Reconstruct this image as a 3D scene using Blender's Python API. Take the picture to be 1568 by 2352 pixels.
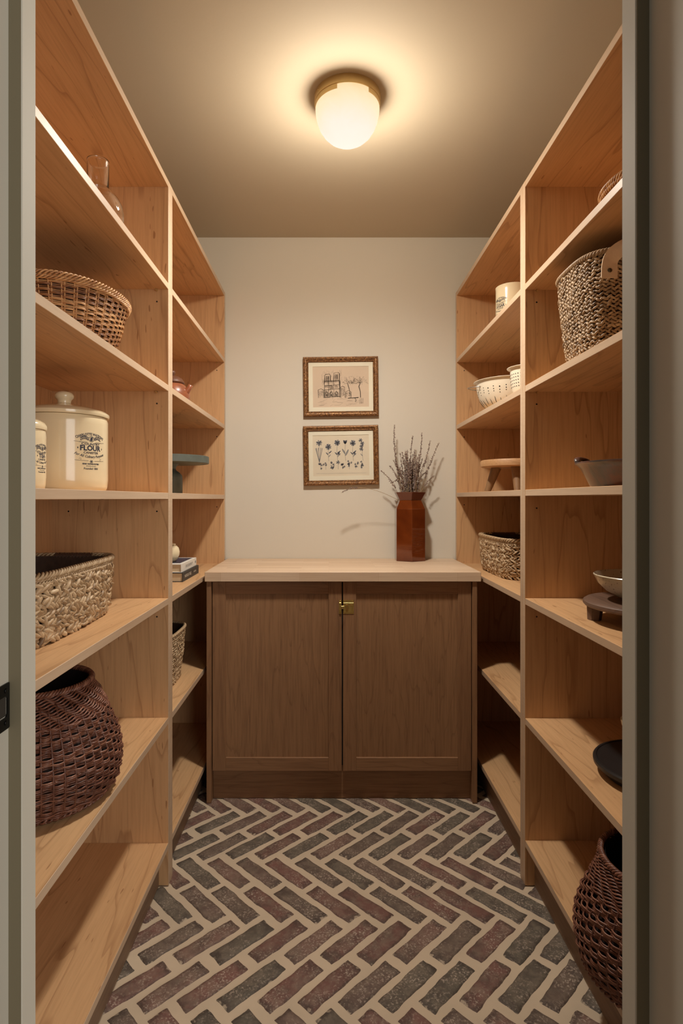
import bpy, bmesh, math, random
import numpy as np
from mathutils import Vector
PI = math.pi
random.seed(7); rng = np.random.default_rng(7)
for o in list(bpy.data.objects): bpy.data.objects.remove(o)
COL = bpy.context.scene.collection
scn = bpy.context.scene

# ------------------------------------------------------------------ camera
FPX = 1340.0                       # focal length in pixels of the 1568 px wide frame
cam = bpy.data.cameras.new('camera'); cam_o = bpy.data.objects.new('camera', cam); COL.objects.link(cam_o)
cam_o.location = (0, 0, 1.2); cam_o.rotation_euler = (PI/2, 0, 0)
cam.sensor_fit = 'HORIZONTAL'; cam.sensor_width = 36; cam.lens = 36*FPX/1568
cam.shift_x = (784-755)/1568; cam.shift_y = -(1176-1145)/1568; cam.clip_start = .02
scn.camera = cam_o
# ------------------------------------------------------------------ world, light, exposure
w = bpy.data.worlds.new('world'); scn.world = w; w.use_nodes = True
w.node_tree.nodes['Background'].inputs[0].default_value = (.88, .87, .84, 1)
w.node_tree.nodes['Background'].inputs[1].default_value = .12
def area(name, loc, rot, sx, sy, power, col):
    l = bpy.data.lights.new(name, 'AREA'); l.shape = 'RECTANGLE'; l.size = sx; l.size_y = sy; l.energy = power; l.color = col
    o = bpy.data.objects.new(name, l); o.location = loc; o.rotation_euler = rot; COL.objects.link(o); return o
area('hall_fill_light', (1.75, -1.45, 1.45), (math.radians(90), 0, math.radians(48)), 2.2, 2.2, 66, (1, .97, .92))  # added fill lamp out of view, no window; brightens the left jamb reveal
scn.view_settings.view_transform = 'Standard'; scn.view_settings.look = 'None'
scn.view_settings.exposure = 0.0; scn.view_settings.gamma = 1; scn.view_settings.use_curve_mapping = False

# ------------------------------------------------------------------ materials
def srgb(r, g, b):
    f = lambda c: (c/255/12.92) if c/255 <= .04045 else ((c/255+.055)/1.055)**2.4
    return (f(r), f(g), f(b), 1)
class NT:
    def __init__(s, name):
        s.m = bpy.data.materials.new(name); s.m.use_nodes = True; s.t = s.m.node_tree
        s.b = s.t.nodes['Principled BSDF']
    def n(s, typ, **kw):
        nd = s.t.nodes.new(typ)
        for k, v in kw.items():
            if k.startswith('i_'): nd.inputs[k[2:].replace('_', ' ')].default_value = v
            else: setattr(nd, k, v)
        return nd
    def l(s, a, b): s.t.links.new(a, b)
    def ramp(s, fac, stops, interp='LINEAR'):
        r = s.n('ShaderNodeValToRGB'); r.color_ramp.interpolation = interp
        e = r.color_ramp.elements
        while len(e) < len(stops): e.new(.5)
        for k, (p, c) in enumerate(stops): e[k].position = p; e[k].color = c
        s.l(fac, r.inputs[0]); return r.outputs[0]
    def math(s, op, a, b=None, c=None):
        m = s.n('ShaderNodeMath', operation=op)
        for k, v in enumerate((a, b, c)):
            if v is None: continue
            if isinstance(v, (int, float)): m.inputs[k].default_value = v
            else: s.l(v, m.inputs[k])
        return m.outputs[0]
    def mix(s, fac, a, b, mode='MIX'):
        m = s.n('ShaderNodeMix', data_type='RGBA', blend_type=mode)
        for idx, v in ((0, fac), (6, a), (7, b)):
            if isinstance(v, (int, float, tuple)): m.inputs[idx].default_value = v
            else: s.l(v, m.inputs[idx])
        return m.outputs[2]
    def coords(s, scale=(1, 1, 1), rnd=True):
        tc = s.n('ShaderNodeTexCoord'); mp = s.n('ShaderNodeMapping'); mp.inputs['Scale'].default_value = scale
        s.l(tc.outputs['Object'], mp.inputs['Vector'])
        if rnd:
            oi = s.n('ShaderNodeObjectInfo'); cx = s.n('ShaderNodeCombineXYZ')
            for k, f in enumerate((37., 91., 53.)): s.l(s.math('MULTIPLY', oi.outputs['Random'], f), cx.inputs[k])
            s.l(cx.outputs[0], mp.inputs['Location'])
        return mp.outputs[0]
    def noise(s, vec, scale, detail=3, rough=.55, dist=0):
        nd = s.n('ShaderNodeTexNoise', i_Scale=scale, i_Detail=detail, i_Roughness=rough, i_Distortion=dist)
        s.l(vec, nd.inputs['Vector']); return nd.outputs['Fac']
    def bump(s, h, strength, dist=.001):
        b = s.n('ShaderNodeBump'); b.inputs['Strength'].default_value = strength; b.inputs['Distance'].default_value = dist
        s.l(h, b.inputs['Height']); s.l(b.outputs[0], s.b.inputs['Normal'])

def simple(name, col, rough=.5, metal=0, var=0, vscale=20, bump=0, bscale=200, coat=0, bdist=.001):
    t = NT(name); t.b.inputs['Roughness'].default_value = rough; t.b.inputs['Metallic'].default_value = metal
    if coat: t.b.inputs['Coat Weight'].default_value = coat; t.b.inputs['Coat Roughness'].default_value = .08
    v = t.coords()
    if var:
        c = t.ramp(t.noise(v, vscale, 4), [(.3, tuple(x*(1-var) for x in col[:3])+(1,)), (.7, tuple(min(1, x*(1+var)) for x in col[:3])+(1,))])
        t.l(c, t.b.inputs['Base Color'])
    else: t.b.inputs['Base Color'].default_value = col
    if bump: t.bump(t.noise(v, bscale, 3), bump, bdist)
    return t.m

def wood(name, axis, base, dark, light, line=.45, freq=10, rough=.42, fine=.25, lat=5., longs=.55, specks=True):
    """axis = grain direction; contour lines of a stretched noise make flame grain"""
    t = NT(name); t.b.inputs['Roughness'].default_value = rough
    sc = [lat]*3; sc[axis] = longs
    v = t.coords(tuple(sc))
    n1 = t.noise(v, 1.0, 3.6, .42, .2)
    f = t.math('FRACT', t.math('MULTIPLY', n1, freq))
    ln = t.ramp(f, [(0, (0, 0, 0, 1)), (.40, (.10, .10, .10, 1)), (.5, (1, 1, 1, 1)), (.52, (.12, .12, .12, 1)), (1, (0, 0, 0, 1))])
    sc2 = [70.]*3; sc2[axis] = 3.
    n2 = t.noise(t.coords(tuple(sc2)), 2.2, 3, .6)
    sc3 = [2.2]*3; sc3[axis] = .7
    n3 = t.noise(t.coords(tuple(sc3)), 1.3, 2)
    c = t.ramp(n3, [(.3, base), (.7, light)])
    c = t.mix(t.math('MULTIPLY', ln, line), c, dark)
    c = t.mix(t.math('MULTIPLY', t.ramp(n2, [(.42, (0, 0, 0, 1)), (.72, (1, 1, 1, 1))]), fine), c, dark)
    if specks:
        sc4 = [130.]*3; sc4[axis] = 22.
        n4 = t.noise(t.coords(tuple(sc4)), 1., 0)
        c = t.mix(t.ramp(n4, [(.82, (0, 0, 0, 1)), (.85, (.7, .7, .7, 1))]), c, dark)
    t.l(c, t.b.inputs['Base Color'])
    t.bump(n2, .05, .0006)
    return t.m

MB_, MD, ML = srgb(210, 165, 118), srgb(146, 98, 60), srgb(220, 178, 131)
maple = [wood('maple_ply_%s' % 'xyz'[a], a, MB_, MD, ML) for a in range(3)]
maple_edge = wood('maple_edge', 1, srgb(196, 167, 137), srgb(168, 134, 104), srgb(206, 179, 150), line=.12, freq=5, specks=False)
OB, OD, OL = srgb(142, 103, 70), srgb(92, 61, 38), srgb(154, 114, 79)
oak = [wood('oak_%s' % 'xyz'[a], a, OB, OD, OL, line=.30, freq=10, fine=.45, rough=.55, lat=7, longs=.9, specks=False) for a in range(3)]
oak_panel = wood('oak_veneer', 2, srgb(150, 110, 74), OD, srgb(158, 118, 82), line=.35, freq=12, fine=.4, rough=.55, lat=9, longs=.9, specks=False)
toe_m = wood('toe_kick_wood', 1, srgb(140, 112, 88), srgb(96, 74, 56), srgb(152, 124, 98), line=.2, fine=.4, rough=.6, specks=False)
def butcher():
    t = NT('butcher_block'); t.b.inputs['Roughness'].default_value = .5
    v = t.coords((1, 1, 1), False)
    br = t.n('ShaderNodeTexBrick', offset=.37); br.inputs['Scale'].default_value = 1
    br.inputs['Brick Width'].default_value = .31; br.inputs['Row Height'].default_value = .0402; br.inputs['Mortar Size'].default_value = 0.0002
    br.inputs['Color1'].default_value = srgb(222, 196, 167); br.inputs['Color2'].default_value = srgb(209, 180, 149); br.inputs['Mortar'].default_value = srgb(170, 128, 92)
    t.l(v, br.inputs['Vector'])
    n = t.noise(t.coords((3, 70, 70), False), 2, 3, .6)
    c = t.mix(t.math('MULTIPLY', t.ramp(n, [(.45, (0, 0, 0, 1)), (.75, (1, 1, 1, 1))]), .3), br.outputs['Color'], srgb(176, 132, 96))
    t.l(c, t.b.inputs['Base Color']); return t.m
block_m = butcher()
wall_m = simple('wall_plaster', srgb(220, 212, 196), .75, var=.02, vscale=1.5, bump=.12, bscale=60)
ceil_m = simple('ceiling_plaster', srgb(192, 178, 154), .8, var=.02, vscale=1.5, bump=.15, bscale=120)
jamb_m = simple('painted_jamb', srgb(204, 198, 182), .72, var=.02, vscale=4, bump=.05, bscale=90)
door_m = simple('shaded_door', srgb(86, 80, 63), .6, var=.02, vscale=3)  # darker than the jambs: shade on the open door put into its colour
stop_shade_m = simple('stop_shade_strip', srgb(128, 118, 94), .7)  # dark tone standing in for shade on the stop faces
mortar_m = simple('mortar', srgb(204, 184, 158), .85, var=.09, vscale=5, bump=.35, bscale=70, bdist=.002)
hall_m = simple('hall_floor', srgb(150, 120, 92), .6, var=.05, vscale=3)
black_m = simple('black_metal', srgb(30, 29, 28), .4, .6)
void_m = simple('dark_void', srgb(14, 12, 10), .9)
def brickmat():
    t = NT('reclaimed_brick'); t.b.inputs['Roughness'].default_value = .72
    oi = t.n('ShaderNodeObjectInfo')
    base = t.ramp(oi.outputs['Random'], [(0, srgb(122, 84, 74)), (.16, srgb(106, 88, 76)), (.32, srgb(100, 90, 77)), (.46, srgb(116, 80, 70)),
        (.58, srgb(112, 90, 79)), (.72, srgb(92, 84, 72)), (.86, srgb(124, 94, 82)), (.97, srgb(108, 98, 84))], 'CONSTANT')
    v = t.coords()
    n1 = t.noise(v, 16, 5, .65); n2 = t.noise(v, 95, 4, .7); n3 = t.noise(v, 34, 4, .6, .6)
    c = t.mix(t.ramp(n1, [(.4, (0, 0, 0, 1)), (.68, (.7, .7, .7, 1))]), base, srgb(74, 62, 53))
    c = t.mix(t.ramp(n3, [(.42, (0, 0, 0, 1)), (.66, (.38, .38, .38, 1))]), c, srgb(146, 130, 112))
    w_ = t.math('MULTIPLY', t.ramp(t.noise(v, 170, 4, .7), [(.53, (0, 0, 0, 1)), (.62, (1, 1, 1, 1))]), t.ramp(t.noise(v, 11, 4, .6), [(.40, (0, 0, 0, 1)), (.62, (.75, .75, .75, 1))]))
    c = t.mix(w_, c, srgb(196, 178, 160))
    # mortar haze worn over the arrises
    g = t.n('ShaderNodeTexCoord'); sp = t.n('ShaderNodeSeparateXYZ'); t.l(g.outputs['Object'], sp.inputs[0])
    ex = t.math('DIVIDE', t.math('ABSOLUTE', sp.outputs[0]), .0975); ey = t.math('DIVIDE', t.math('ABSOLUTE', sp.outputs[1]), .0295)
    e = t.math('MAXIMUM', t.math('MULTIPLY', ex, .995), ey)
    e = t.math('ADD', e, t.math('MULTIPLY', t.math('SUBTRACT', t.noise(v, 45, 4, .7), .5), .7))
    c = t.mix(t.ramp(e, [(.70, (0, 0, 0, 1)), (.88, (.55, .55, .55, 1)), (.96, (.55, .55, .55, 1)), (1.0, (0, 0, 0, 1))]), c, srgb(58, 46, 40))
    c = t.mix(t.ramp(e, [(.93, (0, 0, 0, 1)), (1.1, (.85, .85, .85, 1))]), c, srgb(184, 166, 143))
    t.l(c, t.b.inputs['Base Color']); t.bump(n2, .5, .002); return t.m
brick_m = brickmat()
def cane(name, cols, rough=.5, bs=160):
    """strands: the 'tone' attribute picks the colour, fine noise streaks it"""
    t = NT(name); t.b.inputs['Roughness'].default_value = rough
    a = t.n('ShaderNodeAttribute', attribute_name='tone')
    v = t.coords((1, 1, 1), False); n = t.noise(v, 55, 3)
    f = t.math('ADD', a.outputs['Fac'], t.math('MULTIPLY', t.math('SUBTRACT', n, .5), .5))
    c = t.ramp(f, [(k/(len(cols)-1), srgb(*c)) for k, c in enumerate(cols)])
    t.l(c, t.b.inputs['Base Color']); t.bump(t.noise(v, bs*2, 2), .3, .001); return t.m
brown_cane = cane('brown_cane', [(68, 40, 30), (118, 73, 55), (160, 112, 88)], .42)
light_cane = cane('willow_cane', [(92, 54, 34), (158, 108, 68), (206, 160, 108)], .45)
seagrass_m = cane('seagrass', [(112, 86, 60), (172, 142, 106), (208, 182, 146)], .5)
grey_grass = cane('grey_seagrass', [(112, 88, 62), (166, 136, 102), (200, 172, 136)], .5)
dark_grass = simple('dark_cord', srgb(84, 56, 40), .6, var=.25, vscale=120)
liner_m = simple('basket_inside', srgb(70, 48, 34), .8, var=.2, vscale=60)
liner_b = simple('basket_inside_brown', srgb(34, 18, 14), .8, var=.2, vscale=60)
cream_m = simple('cream_glaze', srgb(232, 214, 176), .16, var=.02, vscale=6, coat=.4)
enamel_m = simple('cream_enamel', srgb(236, 224, 200), .22, coat=.3)
ink_m = simple('navy_ink', srgb(44, 46, 62), .6)
brass_m = simple('satin_brass', srgb(212, 184, 128), .38, .6, var=.05)
polbrass_m = simple('polished_brass', srgb(206, 170, 96), .25, .9, var=.08, vscale=60)
slate_m = simple('grey_green_stone', srgb(92, 98, 90), .55, var=.14, vscale=30, bump=.1)
terra_m = simple('wood_fired_clay', srgb(142, 84, 56), .35, var=.22, vscale=26, coat=.3)
terra_d = simple('wood_fired_clay_dark', srgb(104, 66, 46), .45, var=.22, vscale=26)
paper_m = simple('book_pages', srgb(206, 184, 150), .8, var=.05, vscale=100)
white_m = simple('white_cover', srgb(226, 222, 212), .5)
blk_cover = simple('black_cover', srgb(48, 47, 46), .5)
blue_m = simple('cover_picture', srgb(58, 62, 78), .4, var=.6, vscale=40)
canvas_m = simple('canvas_strap', srgb(226, 200, 170), .85, var=.04, vscale=90, bump=.4, bscale=420)
walnut_m = wood('walnut', 1, srgb(98, 72, 56), srgb(52, 36, 28), srgb(116, 88, 70), line=.4, rough=.5, specks=False)
stool_m = wood('mango_wood', 0, srgb(176, 130, 84), srgb(112, 74, 42), srgb(194, 150, 104), line=.3, rough=.55, lat=12, longs=2, specks=False)
leg_m = wood('mango_wood_leg', 2, srgb(130, 96, 62), srgb(80, 54, 32), srgb(150, 116, 80), line=.3, rough=.6, lat=20, longs=3, specks=False)
blackwood_m = simple('black_wood', srgb(30, 28, 27), .42, var=.15, vscale=30)
gold_m = NT('antique_gold'); 
_v = gold_m.coords(); _c = gold_m.ramp(gold_m.noise(_v, 130, 4, .7), [(.35, srgb(76, 48, 24)), (.55, srgb(146, 100, 56)), (.72, srgb(200, 156, 100))])
gold_m.l(_c, gold_m.b.inputs['Base Color']); gold_m.b.inputs['Metallic'].default_value = .35; gold_m.b.inputs['Roughness'].default_value = .42
gold_m.bump(gold_m.noise(_v, 240, 3), .6, .002); gold_m = gold_m.m
matb_m = simple('mat_board', srgb(238, 228, 204), .9)
tan_paper = simple('tan_paper', srgb(220, 196, 170), .9, var=.03, vscale=12)
cream_paper = simple('cream_paper', srgb(228, 212, 186), .9, var=.02, vscale=12)
pencil_m = simple('pencil', srgb(92, 78, 66), .9)
pencil_l = simple('pencil_soft', srgb(150, 128, 106), .9)
print_m = simple('grey_blue_ink', srgb(98, 98, 106), .9)
stalk_m = simple('dry_stalk', srgb(172, 146, 112), .8, var=.15, vscale=60)
bud_m = simple('dry_lavender_bud', srgb(138, 118, 108), .85, var=.4, vscale=160)
def speckle():
    t = NT('speckled_stoneware'); t.b.inputs['Roughness'].default_value = .3; t.b.inputs['Coat Weight'].default_value = .3
    n = t.noise(t.coords(), 190, 1, .4)
    t.l(t.ramp(n, [(.655, srgb(196, 182, 154)), (.70, srgb(112, 80, 54))]), t.b.inputs['Base Color']); return t.m
speckle_m = speckle()
def dishmat():
    t = NT('raku_glaze'); t.b.inputs['Roughness'].default_value = .3; v = t.coords()
    n = t.noise(v, 14, 5, .65, .4)
    t.l(t.ramp(n, [(.3, srgb(38, 34, 32)), (.48, srgb(76, 67, 62)), (.62, srgb(104, 66, 52)), (.75, srgb(66, 60, 58))]), t.b.inputs['Base Color'])
    t.bump(t.noise(v, 60, 3), .2, .002); return t.m
dish_m = dishmat()
def vasemat():
    t = NT('oxblood_glaze'); t.b.inputs['Roughness'].default_value = .07; t.b.inputs['Coat Weight'].default_value = .6; t.b.inputs['Coat Roughness'].default_value = .03
    v = t.coords(); t.l(t.ramp(t.noise(v, 9, 3), [(.3, srgb(82, 32, 12)), (.7, srgb(114, 54, 20))]), t.b.inputs['Base Color'])
    t.bump(t.noise(v, 22, 2), .06, .004); return t.m
vase_m = vasemat()
vase_in = simple('vase_rim_glaze', srgb(112, 66, 50), .2)
def glassmat(name, tint, mixf):
    t = NT(name); t.b.inputs['Roughness'].default_value = .02; t.b.inputs['IOR'].default_value = 1.45
    t.b.inputs['Transmission Weight'].default_value = 1; t.b.inputs['Base Color'].default_value = tint; return t.m
glass_m = glassmat('clear_glass', (1, 1, 1, 1), 0)
def panemat():
    t = NT('picture_glass'); tr = t.n('ShaderNodeBsdfTransparent'); gl = t.n('ShaderNodeBsdfGlossy'); gl.inputs['Roughness'].default_value = .03
    fr = t.n('ShaderNodeFresnel'); fr.inputs['IOR'].default_value = 1.3; mx = t.n('ShaderNodeMixShader')
    t.l(fr.outputs[0], mx.inputs[0]); t.l(tr.outputs[0], mx.inputs[1]); t.l(gl.outputs[0], mx.inputs[2])
    t.l(mx.outputs[0], t.t.nodes['Material Output'].inputs['Surface']); return t.m
pane_m = panemat()
def domemat():
    t = NT('lit_alabaster'); v = t.coords((1, 1, 1), False)
    sp = t.n('ShaderNodeSeparateXYZ'); t.l(v, sp.inputs[0])
    h = t.math('ADD', t.math('MULTIPLY', sp.outputs[2], -6.6), t.math('MULTIPLY', t.math('SUBTRACT', t.noise(v, 14, 3, .6, 1.), .5), .25))
    c = t.ramp(h, [(.1, srgb(250, 214, 160)), (.45, srgb(254, 232, 196)), (.8, srgb(252, 242, 226)), (1, srgb(255, 246, 232))])
    t.b.inputs['Base Color'].default_value = (0.1, .09, .07, 1); t.l(c, t.b.inputs['Emission Color']); t.b.inputs['Emission Strength'].default_value = 1.0
    t.b.inputs['Roughness'].default_value = .5; return t.m
dome_m = domemat()

# ------------------------------------------------------------------ mesh builder
class MB:
    def __init__(s): s.v = []; s.f = []; s.t = []; s.mi = []; s.n = 0
    def add(s, v, f, tone=.5, mi=0):
        v = np.asarray(v, float).reshape(-1, 3); s.v.append(v)
        s.t.append(np.full(len(v), tone) if np.isscalar(tone) else np.asarray(tone, float))
        if isinstance(f, np.ndarray): f = f.tolist()
        k = s.n; s.f += [[i+k for i in q] for q in f]; s.mi += [mi]*len(f); s.n += len(v); return s
    def box(s, x0, x1, y0, y1, z0, z1, mi=0, front=None):
        v = [(x, y, z) for x in (x0, x1) for y in (y0, y1) for z in (z0, z1)]
        fs = {'-x': (0, 1, 3, 2), '+x': (4, 6, 7, 5), '-y': (0, 4, 5, 1), '+y': (2, 3, 7, 6), '-z': (0, 2, 6, 4), '+z': (1, 5, 7, 3)}
        k = s.n; s.v.append(np.array(v, float)); s.t.append(np.full(8, .5)); s.n += 8
        for nm, q in fs.items(): s.f.append([i+k for i in q]); s.mi.append(1 if front == nm else mi)
        return s
    def tube(s, path, ra, rb=None, nrm=None, closed=False, sides=6, tone=.5, caps=True, mi=0):
        P = np.asarray(path, float); n = len(P)
        T = (np.roll(P, -1, 0)-np.roll(P, 1, 0)) if closed else np.gradient(P, axis=0)
        T /= np.linalg.norm(T, axis=1)[:, None]+1e-12
        if nrm is None:
            a = np.array([0, 0, 1.]) if abs(T[:, 2]).mean() < .8 else np.array([1., 0, 0]); nrm = np.tile(a, (n, 1))
        N = np.asarray(nrm, float); N = N-(N*T).sum(1)[:, None]*T; N /= np.linalg.norm(N, axis=1)[:, None]+1e-12
        B = np.cross(T, N); rb = ra if rb is None else rb
        ra = np.broadcast_to(ra, (n,)); rb = np.broadcast_to(rb, (n,))
        a = np.arange(sides)*2*PI/sides
        V = P[:, None]+N[:, None]*(np.cos(a)[None, :, None]*ra[:, None, None])+B[:, None]*(np.sin(a)[None, :, None]*rb[:, None, None])
        i = np.arange(n if closed else n-1)[:, None]; j = np.arange(sides)[None]
        i2 = (i+1) % n; j2 = (j+1) % sides
        F = np.stack([i*sides+j, i*sides+j2, i2*sides+j2, i2*sides+j], -1).reshape(-1, 4).tolist()
        if caps and not closed: F += [list(range(sides))[::-1], [(n-1)*sides+k for k in range(sides)]]
        tn = tone if np.isscalar(tone) else np.repeat(np.asarray(tone), sides)
        return s.add(V.reshape(-1, 3), F, tn, mi)
    def lathe(s, prof, seg=48, c=(0, 0, 0), sx=1, sy=1, tone=.5, mi=0, a0=0):
        a = np.arange(seg)*2*PI/seg+a0; V = []
        for r, z in prof: V.append(np.stack([c[0]+r*sx*np.cos(a), c[1]+r*sy*np.sin(a), np.full(seg, c[2]+z)], 1))
        m = len(prof); F = []
        for i in range(m-1):
            for j in range(seg):
                k = (j+1) % seg; F.append((i*seg+j, i*seg+k, (i+1)*seg+k, (i+1)*seg+j))
        if prof[0][0] > 1e-6: F.append(list(range(seg))[::-1])
        if prof[-1][0] > 1e-6: F.append([(m-1)*seg+j for j in range(seg)])
        return s.add(np.concatenate(V), F, tone, mi)
    def ell(s, C, A, B, N, la, lb, ln, tone=.5, rings=5, seg=6):
        """many ellipsoids: centres C, axes A/B/N (K,3), half sizes"""
        C = np.atleast_2d(C); K = len(C)
        th = np.linspace(0, PI, rings)[1:-1]; ph = np.arange(seg)*2*PI/seg
        tv = [(1, 0, 0)]+[(math.cos(t), math.sin(t)*math.cos(p), math.sin(t)*math.sin(p)) for t in th for p in ph]+[(-1, 0, 0)]
        tv = np.array(tv); m = len(tv)
        F = [(0, 1+k, 1+(k+1) % seg) for k in range(seg)]
        for r in range(len(th)-1):
            for k in range(seg): a = 1+r*seg; F.append((a+k, a+seg+k, a+seg+(k+1) % seg, a+(k+1) % seg))
        a = 1+(len(th)-1)*seg; F += [(a+(k+1) % seg, a+k, m-1) for k in range(seg)]
        b = lambda q: np.broadcast_to(np.asarray(q, float), (K,))[:, None, None]
        A, B, N = (np.broadcast_to(np.atleast_2d(q), (K, 3)) for q in (A, B, N))
        V = C[:, None]+A[:, None]*tv[None, :, 0:1]*b(la)+B[:, None]*tv[None, :, 1:2]*b(lb)+N[:, None]*tv[None, :, 2:3]*b(ln)
        tn = np.repeat(np.broadcast_to(np.asarray(tone, float), (K,)), m)
        k0 = s.n; s.v.append(V.reshape(-1, 3)); s.t.append(tn); s.n += K*m
        for k in range(K):
            o = k0+k*m
            for q in F: s.f.append([i+o for i in q])
        s.mi += [0]*(K*len(F)); return s
    def build(s, name, mats, parent=None, smooth=False, bevel=0, origin=None):
        me = bpy.data.meshes.new(name); V = np.concatenate(s.v)
        org = np.array(origin if origin is not None else (parent_origin(parent) if parent else (0, 0, 0)), float)
        me.from_pydata((V-org).tolist(), [], s.f)
        for m in (mats if isinstance(mats, (list, tuple)) else [mats]): me.materials.append(m)
        if any(s.mi): me.polygons.foreach_set('material_index', s.mi)
        at = me.attributes.new('tone', 'FLOAT', 'POINT'); at.data.foreach_set('value', np.concatenate(s.t))
        if smooth: me.polygons.foreach_set('use_smooth', [True]*len(me.polygons))
        if bevel:
            bm = bmesh.new(); bm.from_mesh(me); bmesh.ops.bevel(bm, geom=bm.edges[:], offset=bevel, segments=1, affect='EDGES', material=-1); bm.to_mesh(me); bm.free()
        me.update()
        o = bpy.data.objects.new(name, me); COL.objects.link(o)
        if parent is not None: o.parent = parent
        if parent is None or origin is not None: o.location = (0, 0, 0) if origin is None else origin
        if parent is not None and origin is not None: o.location = Vector(origin)-Vector(parent_origin(parent))
        if smooth == 'auto':
            me.polygons.foreach_set('use_smooth', [True]*len(me.polygons))
            me.set_sharp_from_angle(angle=math.radians(38))
        return o
def parent_origin(p):
    l = Vector((0, 0, 0))
    while p is not None: l = l+p.location; p = p.parent
    return tuple(l)
def thing(name, label, cat, loc, group=None):
    o = bpy.data.objects.new(name, None); COL.objects.link(o); o.location = loc; o.empty_display_size = .05
    o['label'] = label; o['category'] = cat
    if group: o['group'] = group
    return o
def tag(o, label, cat, group=None):
    o['label'] = label; o['category'] = cat
    if group: o['group'] = group
    return o
def struct(o): o['kind'] = 'structure'; return o
def stuff(o): o['kind'] = 'stuff'; return o

# ------------------------------------------------------------------ numbers of the room
XL, XR = -.497, .608            # front planes of the shelving
BL, BR = -.857, .968            # inner face of its back panels
WB = 2.812; CZ = 2.458          # back wall, ceiling
FN, FI = .60, .736              # near and inner face of the doorway wall
SH_L = [.132, .521, .891, 1.2177, 1.552, 1.868]
SH_R = [.140, .519, .891, 1.2275, 1.550, 1.866]
TOPB = 2.166

# ------------------------------------------------------------------ room shell
struct(MB().box(-1.2, 1.3, WB, WB+.1, -.05, CZ+.05).build('wall_back', wall_m))
struct(MB().box(-1.0, -.885, FI, WB, -.05, CZ).build('wall_left', wall_m))
struct(MB().box(.995, 1.1, FI, WB, -.05, CZ).build('wall_right', wall_m))
struct(MB().box(-1.2, 1.3, FI, WB, CZ, CZ+.1).build('ceiling', ceil_m))
wf = MB().box(-1.4, -.40, FN, FI, -.05, 2.7).box(.40, 1.5, FN, FI, -.05, 2.7).box(-.40, .40, FN, FI, 2.13, 2.7)
struct(wf.build('wall_front', wall_m))
def mortar_plane():
    m = MB(); nx, ny = 60, 90
    X, Y = np.meshgrid(np.linspace(-.88, .99, nx), np.linspace(FN, WB, ny), indexing='ij')
    Z = -.0034+.0007*np.sin(X*41+np.cos(Y*23)*2)*np.sin(Y*37+X*9)
    V = np.stack([X, Y, Z], -1).reshape(-1, 3); i = np.arange(nx-1)[:, None]; j = np.arange(ny-1)[None]
    F = np.stack([i*ny+j, (i+1)*ny+j, (i+1)*ny+j+1, i*ny+j+1], -1).reshape(-1, 4)
    m.add(V, F); return m
floor = struct(mortar_plane().build('floor', mortar_m, smooth=True))
struct(MB().box(-1.4, 1.5, -1.2, FN, -.06, -.004).build('floor_hall', hall_m))

# herringbone bricks: rows .1448 apart in depth, two rows of each lean
def brick_mesh(k):
    L, W = .0985, .0302; nx, ny = 17, 7; r = np.random.default_rng(100+k)
    xs = np.linspace(-1, 1, nx); ys = np.linspace(-1, 1, ny)
    xs = np.sign(xs)*np.abs(xs)**.8; ys = np.sign(ys)*np.abs(ys)**.7
    Xg, Yg = np.meshgrid(xs, ys, indexing='ij')
    ph = r.uniform(0, 6, 8)
    ex = 1+.012*np.sin(Yg*4+ph[0])+r.uniform(-.02, .01, Xg.shape)*(abs(Xg) > .99)
    ey = 1+.05*np.sin(Xg*5+ph[1])+.03*np.sin(Xg*13+ph[2])+r.uniform(-.04, .02, Xg.shape)*(abs(Yg) > .99)
    cr = 1-.10*(np.clip(abs(Xg)-.8, 0, 1)*5)**2*(abs(Yg) > .9)
    X = Xg*L*ex; Y = Yg*W*ey*cr
    e = np.maximum(np.abs(Xg)**14, np.abs(Yg)**5)
    Z = -.0055*e**1.6+.0005*np.sin(Xg*7+ph[3])*np.cos(Yg*3+ph[4])-.0003
    Z += r.uniform(-.0004, .0002, Z.shape)
    edge = (abs(Xg) > .99) | (abs(Yg) > .99)
    m = bpy.data.meshes.new('brick'); i = np.arange(nx-1)[:, None]; j = np.arange(ny-1)[None]
    F = np.stack([i*ny+j, (i+1)*ny+j, (i+1)*ny+j+1, i*ny+j+1], -1).reshape(-1, 4).tolist()
    Z = np.where(edge, -.008, Z)
    m.from_pydata(np.stack([X, Y, Z], -1).reshape(-1, 3).tolist(), [], F); m.materials.append(brick_m)
    m.polygons.foreach_set('use_smooth', [True]*len(m.polygons)); return m
BM = [brick_mesh(k) for k in range(14)]
for k in range(-3, 11):
    y = 2.165-.1448*k; lean = 1 if (k % 4) in (0, 1) else -1
    if k < 0: lean = -1 if k >= -2 else 1
    off = -.0265-.0035*k+(.0479 if k % 2 else 0)
    for j in range(-8, 9):
        x = off+j*.0965
        if x < -.63 or x > .74 or y < FN+.02: continue
        o = bpy.data.objects.new('brick', random.choice(BM)); COL.objects.link(o); o.parent = floor
        o.location = (x, y+random.uniform(-.003, .003), random.uniform(-.0008, .0002)); o.rotation_euler = (0, 0, lean*PI/4+random.uniform(-.02, .02)+(PI if random.random() < .5 else 0))
        o.scale = (random.uniform(.96, 1.01), random.uniform(.94, 1.03), 1)

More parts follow.
